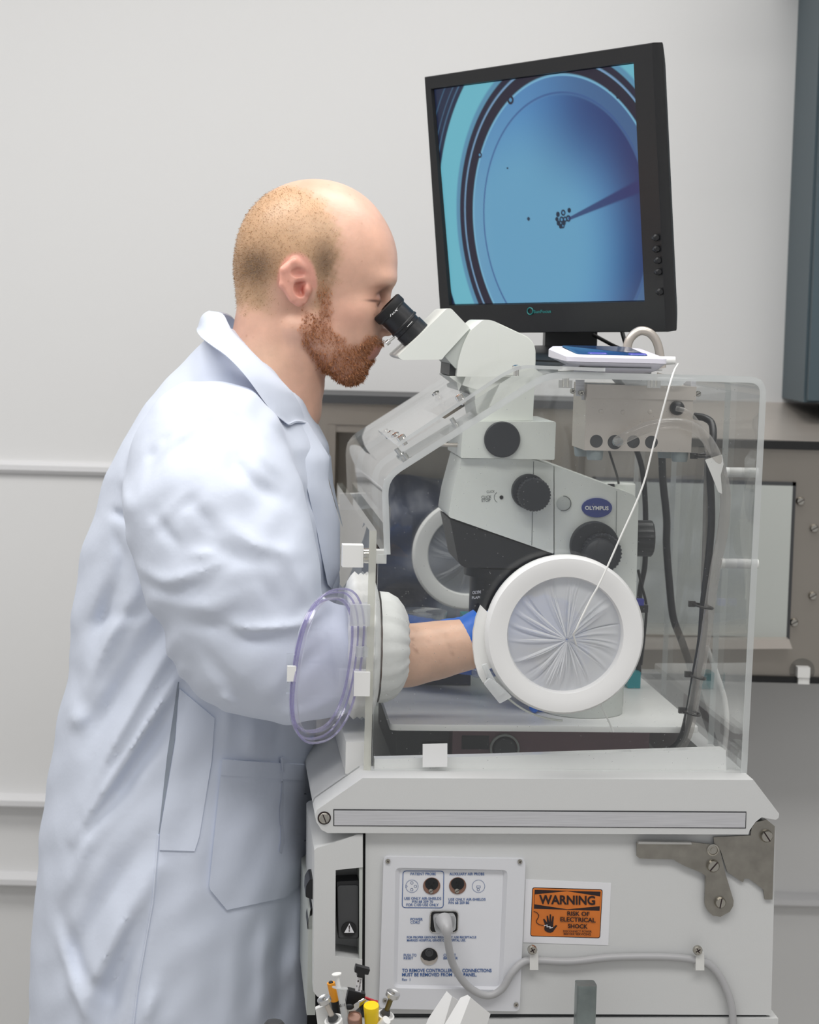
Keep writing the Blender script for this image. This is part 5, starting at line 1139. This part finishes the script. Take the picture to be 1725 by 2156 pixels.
# cloth folds: ridges (+) and valleys (-) as strokes in the plane of his side: points in photo pixels, width px, height mm
STROKES = [
 ([(385, 1320), (300, 1460), (215, 1610), (165, 1720)], 15, 8), ([(350, 1300), (250, 1450), (170, 1590)], 22, -8), ([(290, 1240), (215, 1360), (168, 1470)], 16, 6),
 ([(400, 1385), (330, 1500), (225, 1660), (140, 1790)], 14, 9), ([(380, 1450), (300, 1590), (190, 1760)], 22, -9), ([(330, 1290), (220, 1310), (170, 1340)], 16, -4),
 ([(128, 1520), (158, 1552)], 24, 5), ([(235, 1240), (205, 1300), (175, 1400)], 18, -6), ([(250, 1690), (170, 1800), (115, 1920)], 18, 6), ([(310, 1760), (220, 1900), (130, 2060)], 26, -6),
 ([(330, 1830), (255, 1960), (190, 2080), (150, 2200)], 20, 8), ([(290, 1940), (240, 2080), (210, 2200)], 22, -9), ([(120, 1960), (160, 2060), (240, 2120)], 18, -5), ([(110, 2000), (150, 2100), (190, 2170)], 14, 5),
 ([(330, 2080), (300, 2180)], 18, 7), ([(430, 1640), (420, 1780), (405, 1900)], 24, 4), ([(590, 1950), (580, 2200)], 14, -6), ([(555, 1950), (545, 2200)], 14, 5), ([(625, 1940), (620, 2200)], 13, 6), ([(500, 1960), (480, 2200)], 20, 3),
 ([(530, 1520), (520, 1600)], 16, 4), ([(580, 1520), (575, 1600)], 16, -4), ([(620, 1530), (625, 1600)], 14, 4), ([(480, 1470), (470, 1580)], 14, 5),
 ([(486, 915), (507, 973), (547, 1014), (608, 1048)], 14, -8), ([(515, 880), (560, 950), (615, 1010)], 13, 6), ([(470, 850), (510, 900), (560, 930)], 11, -4),
 ([(440, 900), (400, 935), (340, 960)], 12, -3), ([(430, 890), (380, 925), (330, 990), (300, 1060)], 10, 4), ([(365, 950), (335, 985), (310, 1040)], 9, -5),
 ([(455, 885), (445, 905)], 8, -3), ([(370, 915), (352, 935)], 9, -3), ([(340, 945), (322, 968)], 9, -3),
 ([(420, 1040), (455, 1075), (470, 1110)], 11, -5), ([(400, 1035), (360, 1080), (330, 1100)], 12, 4), ([(345, 1065), (380, 1110), (400, 1130)], 12, -6), ([(440, 1030), (400, 1060)], 9, -4), ([(450, 1120), (520, 1150), (590, 1160)], 16, -5), ([(490, 1080), (560, 1130), (640, 1150)], 14, 5),
 ([(300, 1180), (370, 1200), (440, 1180), (500, 1150)], 12, 5), ([(320, 1215), (400, 1225), (470, 1200)], 12, -5), ([(420, 1145), (480, 1140)], 9, 4), ([(390, 1240), (470, 1250), (540, 1215)], 14, 5), ([(400, 1280), (480, 1290), (560, 1250)], 14, -5),
 ([(500, 1275), (540, 1292), (640, 1290), (700, 1262)], 11, 9), ([(490, 1300), (560, 1318), (640, 1318)], 18, -7), ([(440, 1330), (500, 1400), (530, 1460)], 18, -5), ([(470, 1445), (490, 1440), (520, 1470)], 10, 5), ([(580, 1440), (600, 1400), (640, 1340)], 16, 4), ([(560, 1470), (640, 1480), (720, 1450)], 14, 4), ([(620, 1430), (640, 1380), (700, 1330)], 12, -4),
 ([(600, 1120), (640, 1200), (665, 1260)], 16, 4), ([(560, 1180), (600, 1260)], 14, -4),
 ([(350, 830), (420, 790)], 14, 3), ([(380, 860), (470, 815)], 12, -3), ([(240, 1010), (300, 1080)], 20, 5), ([(215, 1090), (270, 1105)], 10, -8), ([(225, 1130), (250, 1180), (245, 1230)], 14, -6),
]
xx, zz_ = X.ravel(), Z.ravel(); r0 = B(400, 1400, .12); exx = B(401, 1400, .12) - r0; ezz = B(400, 1401, .12) - r0
Mi = np.linalg.inv(np.array([[exx.x, ezz.x], [exx.z, ezz.z]]))
GX, GZ = np.meshgrid(xx - r0.x, zz_ - r0.z, indexing='ij'); U_ = 400 + Mi[0, 0] * GX + Mi[0, 1] * GZ; V_ = 1400 + Mi[1, 0] * GX + Mi[1, 1] * GZ
D2 = np.zeros_like(U_)
for pts, wd, am in STROKES:
    am = am * (1.45 if np.mean([p[1] for p in pts]) > 1300 and pts[0][0] < 420 else 1.0)
    P = [np.array(p, float) for p in pts]; best = np.full(U_.shape, 1e9); tt_ = np.zeros(U_.shape); n = len(P) - 1
    for i in range(n):
        d = P[i + 1] - P[i]; t = np.clip(((U_ - P[i][0]) * d[0] + (V_ - P[i][1]) * d[1]) / (d @ d), 0, 1)
        ds_ = np.hypot(U_ - P[i][0] - t * d[0], V_ - P[i][1] - t * d[1]); m_ = ds_ < best; best = np.where(m_, ds_, best); tt_ = np.where(m_, (i + t) / n, tt_)
    D2 += am * .001 * np.exp(-(best / wd) ** 2) * (.25 + .75 * np.sin(np.pi * np.clip(tt_, 0, 1)))
for k in range(14):                                                       # fine random creasing
    a_ = rng.uniform(.4, 1.3) + (1.6 if rng.random() < .25 else 0); f_ = rng.uniform(.02, .09); D2 += .0006 / (1 + f_ * 12) * np.sin((U_ * math.cos(a_) * 1.3 + V_ * math.sin(a_) * .7) * f_ + rng.uniform(0, 6) + 1.2 * np.sin(V_ * .013 + k) + .8 * np.sin(U_ * .021 + k * 2))
nearw = np.clip((PY + .08 - Y) / .08, 0, 1) + .6 * np.clip((Y - PY - .08) / .08, 0, 1) * 0
coat = coat - D2[:, None, :].astype(np.float32) * nearw - (1 - nearw) * (.004 * np.sin(Z * 21 + X * 30)).astype(np.float32)
cV, cF = surfnet(coat.astype(np.float32), lo, h)
def relax(V, F, n=2, lam=.5):
    a = np.concatenate([F[:, [0, 1]], F[:, [1, 2]], F[:, [2, 3]], F[:, [3, 0]]]); 
    for _ in range(n):
        s_ = np.zeros_like(V); c = np.zeros(len(V))
        np.add.at(s_, a[:, 0], V[a[:, 1]]); np.add.at(c, a[:, 0], 1)
        V = V * (1 - lam) + lam * s_ / c[:, None]
    return V
cV = relax(cV, cF, 2)
coat_o = np_mesh('lab_coat', cV, cF, coatm, PT.o, off, label='white lab coat with side pocket')
tree = BVHTree.FromPolygons([tuple(v) for v in cV], [tuple(f) for f in cF.tolist()])
def on_coat(px, py, lift=.002):
    """where the line through the cloth at this side-plane point, along world y, meets the coat"""
    p = B(px, py, .12); r_ = tree.ray_cast(Vector((p.x, -1, p.z)), Vector((0, 1, 0)))
    if r_[0] is None:
        n_ = tree.find_nearest(Vector((p.x, .15, p.z))); return n_[0] + n_[1] * lift
    # refine for perspective: aim from where the camera sees it
    d = ray(px, py); r2 = tree.ray_cast(CAMP, d)
    if r2[0] is not None: return r2[0] - d.normalized() * lift
    return r_[0] + Vector((0, -lift, 0))
def along(P, t):
    P = [Vector(p) for p in P]; L = [0]
    for a, b in zip(P, P[1:]): L.append(L[-1] + (b - a).length)
    d = t * L[-1]; i = min(max(j for j in range(len(P)) if L[j] <= d + 1e-9), len(P) - 2)
    return P[i].lerp(P[i + 1], (d - L[i]) / max(L[i + 1] - L[i], 1e-9))
def patch(Lf, Rt, nu, nv, lift, thick=.0025, hem=0):
    """cloth piece laid on the coat between two side lines, with a turned edge"""
    G = [[on_coat(*along(Lf, j / nv).lerp(along(Rt, j / nv), i / nu), lift) for i in range(nu + 1)] for j in range(nv + 1)]
    n = nu + 1; Vv = [p for r_ in G for p in r_]; Bk = [p + Vector((0, thick + lift, 0)) for p in Vv]; N = len(Vv)
    F_ = [(j * n + i, j * n + i + 1, (j + 1) * n + i + 1, (j + 1) * n + i) for j in range(nv) for i in range(nu)]
    F_ += [tuple(N + k for k in f[::-1]) for f in F_]
    rim_ = [i for i in range(n)] + [j * n + nu for j in range(1, nv + 1)] + [nv * n + i for i in range(nu - 1, -1, -1)] + [j * n for j in range(nv - 1, 0, -1)]
    for a, b in zip(rim_, rim_[1:] + rim_[:1]): F_.append((a, N + a, N + b, b))
    return MB().add(Vv + Bk, F_)
PT.part('pocket', patch([(468, 1600), (440, 1870), (478, 1916)], [(662, 1614), (657, 1700), (652, 1800), (640, 1856), (600, 1890)], 34, 30, .004), coatm, coat_o, sharp=50)
PT.part('pocket_hem', patch([(468, 1599), (465, 1632)], [(662, 1612), (661, 1645)], 34, 4, .0055, .001), coatm, coat_o, sharp=50)
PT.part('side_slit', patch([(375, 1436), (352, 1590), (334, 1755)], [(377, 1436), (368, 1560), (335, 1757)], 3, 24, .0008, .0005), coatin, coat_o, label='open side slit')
PT.part('slit_facing', patch([(378, 1450), (370, 1560), (336, 1758), (336, 1790)], [(452, 1512), (446, 1600), (420, 1760), (410, 1792)], 10, 26, .0025, .001), coatm, coat_o, sharp=50)
def seam(pts, r, name='seam'):
    P = [on_coat(*along(pts, k / 40), .0006) for k in range(41)]; PT.part(name, MB().tube(P, r, 6, res=1), coatm, coat_o)
seam([(334, 1758), (322, 1900), (290, 2080), (276, 2200)], .0013)
# collar: back of the neck round to the front point, both sides
inn = [(440, 654, .30), (468, 660, .262), (480, 680, .228), (494, 702, .212), (547, 756, .203), (608, 817, .212), (630, 850, .226), (641, 882, .236), (649, 891, .238)]
outr = [(414, 692, .30), (416, 700, .235), (426, 712, .180), (446, 727, .158), (480, 752, .142), (520, 795, .140), (567, 859, .158), (600, 888, .182), (606, 892, .186)]
def collar(mir):
    ni, no = spline([B(*p) for p in inn], 6), spline([B(*p) for p in outr], 6); mb = MB(); G = []
    for a, b in zip(ni, no):
        if mir: a, b = Vector((a.x, 2 * PY - a.y, a.z)), Vector((b.x, 2 * PY - b.y, b.z))
        r_ = []
        for k in range(9):
            t = k / 8; p = a.lerp(b, t); bul = math.sin(math.pi * min(1, t * 1.15)) * .007
            r_.append(p + Vector((-.3, (1 if mir else -1) * 1.0, .55)).normalized() * bul)
        G.append(r_)
    n = 9; Vv = [p for r_ in G for p in r_]; th = Vector((.001, (-1 if mir else 1) * .003, -.002)); N = len(Vv); m_ = len(G)
    F_ = [(i * n + k, i * n + k + 1, (i + 1) * n + k + 1, (i + 1) * n + k) for i in range(m_ - 1) for k in range(n - 1)]
    F_ += [tuple(N + q_ for q_ in f[::-1]) for f in F_]
    for i in range(m_ - 1): F_ += [(i * n, (i + 1) * n, N + (i + 1) * n, N + i * n), (i * n + n - 1, N + i * n + n - 1, N + (i + 1) * n + n - 1, (i + 1) * n + n - 1)]
    for k in range(n - 1): F_ += [(k, N + k, N + k + 1, k + 1), ((m_ - 1) * n + k, (m_ - 1) * n + k + 1, N + (m_ - 1) * n + k + 1, N + (m_ - 1) * n + k)]
    mb.add(Vv + [p + th for p in Vv], F_); return mb
PT.part('collar', collar(False), coatm, coat_o, label='turned-down coat collar'); PT.part('collar', collar(True), coatm, coat_o)
# lapel and button edge down the chest
def strip(L1, L2, name, lift=.0, nu=6, nv=26, m=coatm):
    G = [[Vector(B(*along(L1, j / nv).lerp(along(L2, j / nv), i / nu))) + Vector((0, -.004 * math.sin(math.pi * i / nu) + .002 * math.sin(j * .5), 0)) for i in range(nu + 1)] for j in range(nv + 1)]
    n = nu + 1; Vv = [p for r_ in G for p in r_]; N = len(Vv); Bk = [p + Vector((0, .003, 0)) for p in Vv]
    F_ = [(j * n + i, j * n + i + 1, (j + 1) * n + i + 1, (j + 1) * n + i) for j in range(nv) for i in range(nu)]; F_ += [tuple(N + k for k in f[::-1]) for f in F_]
    rim_ = [i for i in range(n)] + [j * n + nu for j in range(1, nv + 1)] + [nv * n + i for i in range(nu - 1, -1, -1)] + [j * n for j in range(nv - 1, 0, -1)]
    for a, b in zip(rim_, rim_[1:] + rim_[:1]): F_.append((a, N + a, N + b, b))
    PT.part(name, MB().add(Vv + Bk, F_), m, coat_o, sharp=50)
strip([(606, 890, .215), (632, 960, .20), (650, 1040, .20), (668, 1120, .21), (690, 1230, .22)], [(649, 890, .236), (694, 962, .235), (691, 1010, .235), (716, 1100, .24), (716, 1200, .24), (700, 1240, .24)], 'lapel')
strip([(636, 866, .255), (676, 930, .258), (690, 1000, .262), (712, 1080, .27)], [(650, 880, .30), (697, 960, .30), (702, 1020, .30), (722, 1110, .30)], 'placket')
# trousers and shoes below the coat
h = .008; lo = (-.50, .08, .06); hi = (.06, .56, .62); X, Y, Z = grid(lo, hi, h); xl_ = bp(370, 2100)[0]
tr = None
for yy in (.22, .38):
    d = chain(X, Y, Z, [((xl_ + .02, yy, .56), .07), ((xl_ + .03, yy, .45), .07), ((xl_, yy, .1), .055)]); tr = d if tr is None else np.minimum(tr, d)
tr = np.maximum(tr, .08 - Z); tV, tF = surfnet(tr.astype(np.float32), lo, h); np_mesh('trousers', tV, tF, trous, PT.o, off)
for yy in (.2, .4):
    mb = MB().rings([[(xl_ + .05 + a * math.cos(t) * 1.0 + (.0 if k < 3 else -.03), yy + b * math.sin(t), z) for t in np.linspace(0, 6.283, 25)[:-1]] for k, (a, b, z) in enumerate([(.135, .046, .001), (.14, .05, .02), (.13, .047, .05), (.085, .042, .085), (.07, .04, .10)])])
    PT.part('shoe', mb, shoem)
# gloved hands: palm, five bent fingers each, and a cuff
def hand_field(X, Y, Z, wrist, fwd, upv, s_=1.0, curl=.5, side=1):
    f = np.array(fwd, float); f /= np.linalg.norm(f); u = np.array(upv, float); u -= f * (u @ f); u /= np.linalg.norm(u); r_ = np.cross(f, u) * side; w0 = np.array(wrist)
    P = lambda a, b, c: w0 + (f * a + r_ * b + u * c) * s_
    d = sd_cap(X, Y, Z, P(-.055, 0, 0), P(.0, 0, 0), .031 * s_, .027 * s_)
    for b in (-.024, 0, .024): d = smin(d, sd_cap(X, Y, Z, P(.005, b * .6, 0), P(.085, b * 1.15, .004), .015 * s_, .0125 * s_), .012)
    for b, L_, r0_ in ((-.031, .066, .0082), (-.0105, .078, .009), (.0105, .084, .0092), (.031, .076, .009)):
        p0 = P(.083, b, .003); c_ = curl; a1 = .42 * L_; a2 = .33 * L_; a3 = .25 * L_
        p1 = P(.083 + a1 * math.cos(c_), b * 1.08, .003 - a1 * math.sin(c_)); p2 = P(.083 + a1 * math.cos(c_) + a2 * math.cos(2 * c_), b * 1.1, .003 - a1 * math.sin(c_) - a2 * math.sin(2 * c_))
        p3 = p2 + (f * math.cos(2.7 * c_) - u * math.sin(2.7 * c_)) * a3 * s_
        e = smin(smin(sd_cap(X, Y, Z, p0, p1, r0_ * s_ * 1.05, r0_ * s_), sd_cap(X, Y, Z, p1, p2, r0_ * s_, r0_ * s_ * .93), .003), sd_cap(X, Y, Z, p2, p3, r0_ * s_ * .93, r0_ * s_ * .8), .003)
        d = smin(d, e, .005)
    t0, t1, t2, t3 = P(.018, .026, -.004), P(.045, .052, -.016), P(.072, .060, -.024), P(.095, .056, -.03)
    e = smin(smin(sd_cap(X, Y, Z, t0, t1, .014 * s_, .0115 * s_), sd_cap(X, Y, Z, t1, t2, .0112 * s_, .010 * s_), .004), sd_cap(X, Y, Z, t2, t3, .010 * s_, .0082 * s_), .004)
    return smin(d, e, .008)
def hand(name, wrist, fwd, upv, curl, side, label, extra=None):
    w0 = np.array(wrist); lo = w0 - (.16 if not extra else .24); hi = w0 + .2; X, Y, Z = grid(lo, hi, .0035); d = hand_field(X, Y, Z, wrist, fwd, upv, 1.0, curl, side)
    if extra: d = smin(d, sd_cap(X, Y, Z, extra[0], extra[1], extra[2], extra[3]), .01)
    f = np.array(fwd, float); f /= np.linalg.norm(f)
    d = np.maximum(d, -((X - w0[0]) * f[0] + (Y - w0[1]) * f[1] + (Z - w0[2]) * f[2]) - (.052 if not extra else .26)) + .0006 * np.sin(X * 420 + Z * 260) * np.sin(Z * 300 + Y * 180)
    gV, gF = surfnet(d.astype(np.float32), lo, .0035); np_mesh(name, gV, gF, glove, PT.o, off, label=label)
hand('glove', bp(1020, 1338, .175), (1, .12, .22), (.2, -.55, .8), .55, -1, 'blue nitrile glove on the near hand')
wf = bp(985, 1376, .32)
hand('glove', wf, (1, -.35, -.2), (.1, .5, .85), .6, 1, 'blue nitrile glove on the far hand', (bp(770, 1345, .455), bp(985, 1366, .33), .043, .031))
cfr = MB(); a_, b_ = Vector(bp(976, 1358, .168)), Vector(bp(1012, 1341, .172)); cfr.lathe(a_, (b_ - a_).normalized() + Vector((0, 0, .18)), [(0, .0300), (.002, .0318), (.012, .0312), (.034, .030)], 40, caps=False); PT.part('glove_cuff', cfr, glove)
# ================================================================== tools in front, lower left
VT = -.13
kT = (2.4 + VT) / FPX
def TA(x, y, v=VT): return A(x, y, v)
z_t = TA(760, 2190).z
# holder that carries them, just under the frame
T = Thing('tool_cup', 'clear cup holding small tools at the lower left, just under the frame', 'cup', (TA(750, 2200).x, VT - .0, .0))
p0 = TA(750, 2150); T.part('cup', MB().lathe((p0.x, VT, z_t), (0, 0, -1), [(0, .052), (.07, .048), (.072, .0001)], 40), dishc)
T.part('cup_stand', MB().lathe((p0.x, VT, 0), (0, 0, 1), [(0, .09), (.012, .09), (.016, .02), (z_t - .075, .016), (z_t - .0725, .045), (z_t - .0722, .0001)], 32), steel)
def screwtool(name, label, head, foot, hr, sr, sm, v, ringc, ringr):
    a, b = TA(*head, v), TA(*foot, v + .004); d = (b - a).normalized(); T = Thing(name, label, 'tool', b)
    h = T.part('knurled_head', MB().lathe(a, d, [(.0015, .0001), (.0015, hr * .5), (0, hr * .94), (.0006, hr), (.0055, hr * .97), (.0065, hr * .72), (.0085, hr * .5), (.0085, .0001)], 48, knurl=.02), knurl)
    T.part('head_bolt', MB().lathe(a, d, [(.0004, .0001), (.0005, hr * .24), (.002, hr * .26)], 18), screwm, h)
    L = (b - a).length; T.part('stem', MB().lathe(a, d, [(.007, sr), (L, sr)], 20), sm)
    T.part('stem_collar', MB().lathe(a, d, [(L - .002, sr * 1.5), (L + .003, sr * 2.0)], 24), darkg)
    rc = TA(*ringc, v + .004); ax = (d * -1 + Vector((0, -.25, .3))).normalized()
    T.part('jar', MB().lathe(rc, ax, [(-.04, ringr * .8), (-.006, ringr * .94), (-.0015, ringr), (.0015, ringr * .98), (.002, ringr * .8), (.0005, ringr * .72), (-.001, ringr * .6), (-.001, .0001)], 44), whiteg)
    return T
screwtool('thumb_screw', 'silver knurled thumb screw in a white jar, leftmost of the tools', (681, 2101), (700, 2141), .0078, .0031, steel, VT - .006, (703, 2149), .0106)
screwtool('thumb_screw', 'silver knurled thumb screw on an olive stem, rightmost of the tools', (829, 2089), (813, 2130), .0080, .0029, brass, VT, (812, 2139), .0100)
T = Thing('lighter', 'orange stick with a dark lower half among the tools', 'stick', TA(712, 2160, VT + .025))
a, b, c = TA(697, 2069, VT + .022), TA(705, 2107, VT + .024), TA(716, 2175, VT + .028)
T.part('orange_barrel', MB().tube([a, b], .0046, 20, res=1), orangep); T.part('dark_barrel', MB().tube([b, c], .00465, 20, res=1), blackp); T.part('tip', MB().ell(a, (.0028, .0028, .0022)), blackp)
T = Thing('syringe', 'white plastic syringe with flanged plunger standing among the tools', 'syringe', TA(727, 2175, VT - .005))
a, b, c = TA(709, 2051, VT - .004), TA(716, 2079, VT - .004), TA(731, 2190, VT - .002); d = (c - a).normalized(); L = (c - a).length; Lb = (b - a).length
T.part('plunger', MB().lathe(a, d, [(-.0006, .0001), (-.0005, .0054), (.0006, .0054), (.0012, .0024), (Lb + .002, .0024)], 28), white)
T.part('barrel_flange', MB().rings([[b + d * t + Vector((math.cos(k) * .0088, math.sin(k) * .0042, -math.cos(k) * .001)) for k in np.linspace(0, 6.283, 29)[:-1]] for t in (0, .0012)]), frost)
T.part('barrel', MB().lathe(b, d, [(.0005, .0036), (L - Lb, .0036)], 24, caps=False), frost)
T.part('lettering', text('0.01', 715, 727, 2121, 2118, 5.5, VT - .0062, off=.03), inkk)
T = Thing('scale_screw', 'black thumb screw on a printed scale over a black wedge', 'gauge', TA(745, 2120, VT + .02))
v = VT + .02
T.part('head', MB().prism(IZ(round_poly([(749, 2031), (779, 2039), (775, 2050), (767, 2049), (765, 2057), (751, 2054), (753, 2047), (746, 2044)], 1.2), v), v - .005, v + .005, .0006), blackp)
T.part('scale', MB().prism(IZ([(753, 2056), (763, 2058), (760, 2088), (748, 2086)], v), v - .0025, v + .0025, .0003), stickw)
for i, s_t in enumerate('12'): T.part('lettering', text(s_t, 753 - i * 3, 756 - i * 3, 2068 + i * 10, 2067.5 + i * 10, 3.6, v - .0028, off=.02), inkk)
for i in range(9): T.part('tick', MB().prism(IZ([(758 - i * .45, 2062 + i * 2.8), (761.5 - i * .45, 2062.5 + i * 2.8), (761.5 - i * .45, 2063.4 + i * 2.8), (758 - i * .45, 2062.9 + i * 2.8)], v - .0027), v - .0029, v - .0024), inkk)
T.part('wedge', MB().prism(IZ([(733, 2081), (769, 2090), (764, 2118), (726, 2118)], v), v - .006, v + .006, .0006), blackp)
T = Thing('red_stick', 'short red plastic stick behind the yellow cap', 'stick', TA(780, 2112, VT + .03))
T.part('body', MB().tube([TA(762, 2098, VT + .03), TA(794, 2110, VT + .03)], .0016, 14, res=1), redp); T.part('end_ring', MB().tube([TA(790, 2108.5, VT + .03), TA(795, 2110.4, VT + .03)], .0021, 14, res=1), redp)
T = Thing('chrome_spoon', 'curved chrome spoon tool leaning between the syringe and the yellow cap', 'spoon', TA(740, 2140, VT + .006))
T.part('bowl', MB().rings([[TA(728 + 38 * t + 6 * math.cos(k), 2136 - 30 * t + (9 - 5 * t) * math.sin(k), VT + .004 - .003 * math.sin(math.pi * t)) for k in np.linspace(0, 6.283, 17)[:-1]] for t in np.linspace(0, 1, 12)]), chrome)
T.part('hollow', MB().ell(TA(736, 2120, VT - .001), (.0052, .002, .0034)), blackp)
T = Thing('brown_cap', 'round brown metallic cap in front of the chrome spoon', 'cap', TA(747, 2180, VT - .004))
c = TA(747, 2140, VT - .006); ax = Vector((-.1, -.45, .88)).normalized()
T.part('cap', MB().lathe(c, ax, [(-.03, .0078), (-.003, .0082), (0, .0076), (.0006, .0067), (-.0006, .0062), (-.0006, .0001)], 40), copper)
T = Thing('yellow_cap', 'bright yellow tube cap in the middle of the tools', 'cap', TA(783, 2190, VT - .012))
c = TA(782, 2118, VT - .010); ax = Vector((-.06, -.28, .95)).normalized()
T.part('cap', MB().lathe(c, ax, [(-.04, .0072), (-.009, .0082), (.0, .0088), (.001, .0084), (.0013, .0001)], 32, knurl=.02), yellowp)
T.part('side_nub', MB().lathe(TA(814, 2148, VT - .014), Vector((.5, -.5, .7)), [(-.012, .0048), (-.0005, .0053), (.0006, .005), (.0008, .0001)], 24), white)
p, q = TA(664, 2160, VT + .004), TA(692, 2117, VT + .004)
solo('white_block', 'small white plastic block behind the left thumb screw', 'block', MB().prism(IZ(round_poly([(664, 2124), (685, 2116), (692, 2128), (700, 2170), (672, 2178)], 3), VT + .006), VT + .004, VT + .013, .001), white)
p = TA(578, 2150, -.1); solo('clamp_stand', 'dark grey rounded stand top at the bottom edge in front of the coat', 'stand', MB().lathe((p.x, -.1, .0), (0, 0, 1), [(0, .03), (.01, .03), (.012, .009), (p.z - .04, .006), (p.z - .035, .011), (p.z - .003, .0115), (p.z, .009), (p.z + .0006, .0001)], 32), darkg)
# folded tissue standing up from under the frame
def fold(name, label, polys):
    mb = MB()
    for pts in polys:
        P = [TA(x, y, v) for x, y, v in pts]; n = len(P); mb.add(P + [p + Vector((0, .0007, 0)) for p in P], [tuple(range(n)), tuple(range(2 * n - 1, n - 1, -1))] + [(i, (i + 1) % n, n + (i + 1) % n, n + i) for i in range(n)])
    return solo(name, label, 'tissue', mb, tissuem)
fold('tissue', 'left white folded tissue under the cord', [[(890, 2175, -.10), (902, 2145, -.10), (941, 2087, -.10), (952, 2098, -.107), (930, 2175, -.112)], [(952, 2098, -.107), (974, 2112, -.097), (958, 2175, -.095), (930, 2175, -.112)]])
fold('tissue', 'right white folded tissue under the cord', [[(926, 2175, -.125), (970, 2101, -.125), (985, 2095, -.13), (991, 2100, -.135), (962, 2175, -.14)], [(991, 2100, -.135), (1012, 2118, -.13), (1033, 2135, -.12), (1020, 2175, -.12), (962, 2175, -.14)]])
# things glimpsed between the man and the incubator
p, q = A(652, 1800, .22), A(722, 1606, .22)
T = Thing('black_bin', 'black box standing behind the incubator corner beside the coat', 'bin', ((p.x + q.x) / 2, .3, 0))
T.part('bin_body', MB().box((p.x - .1, .78, .0), (q.x + .02, .95, q.z), .01), blackp)
p, q = A(662, 1775, .76), A(740, 1745, .76)
T = Thing('blue_pouch', 'bright blue pouch glimpsed under the deck beside the coat', 'pouch', ((p.x + q.x) / 2, .76, p.z - .1))
T.part('pouch', MB().box((p.x, .755, p.z - .1), (q.x, .775, q.z + .02), .006), bluem)
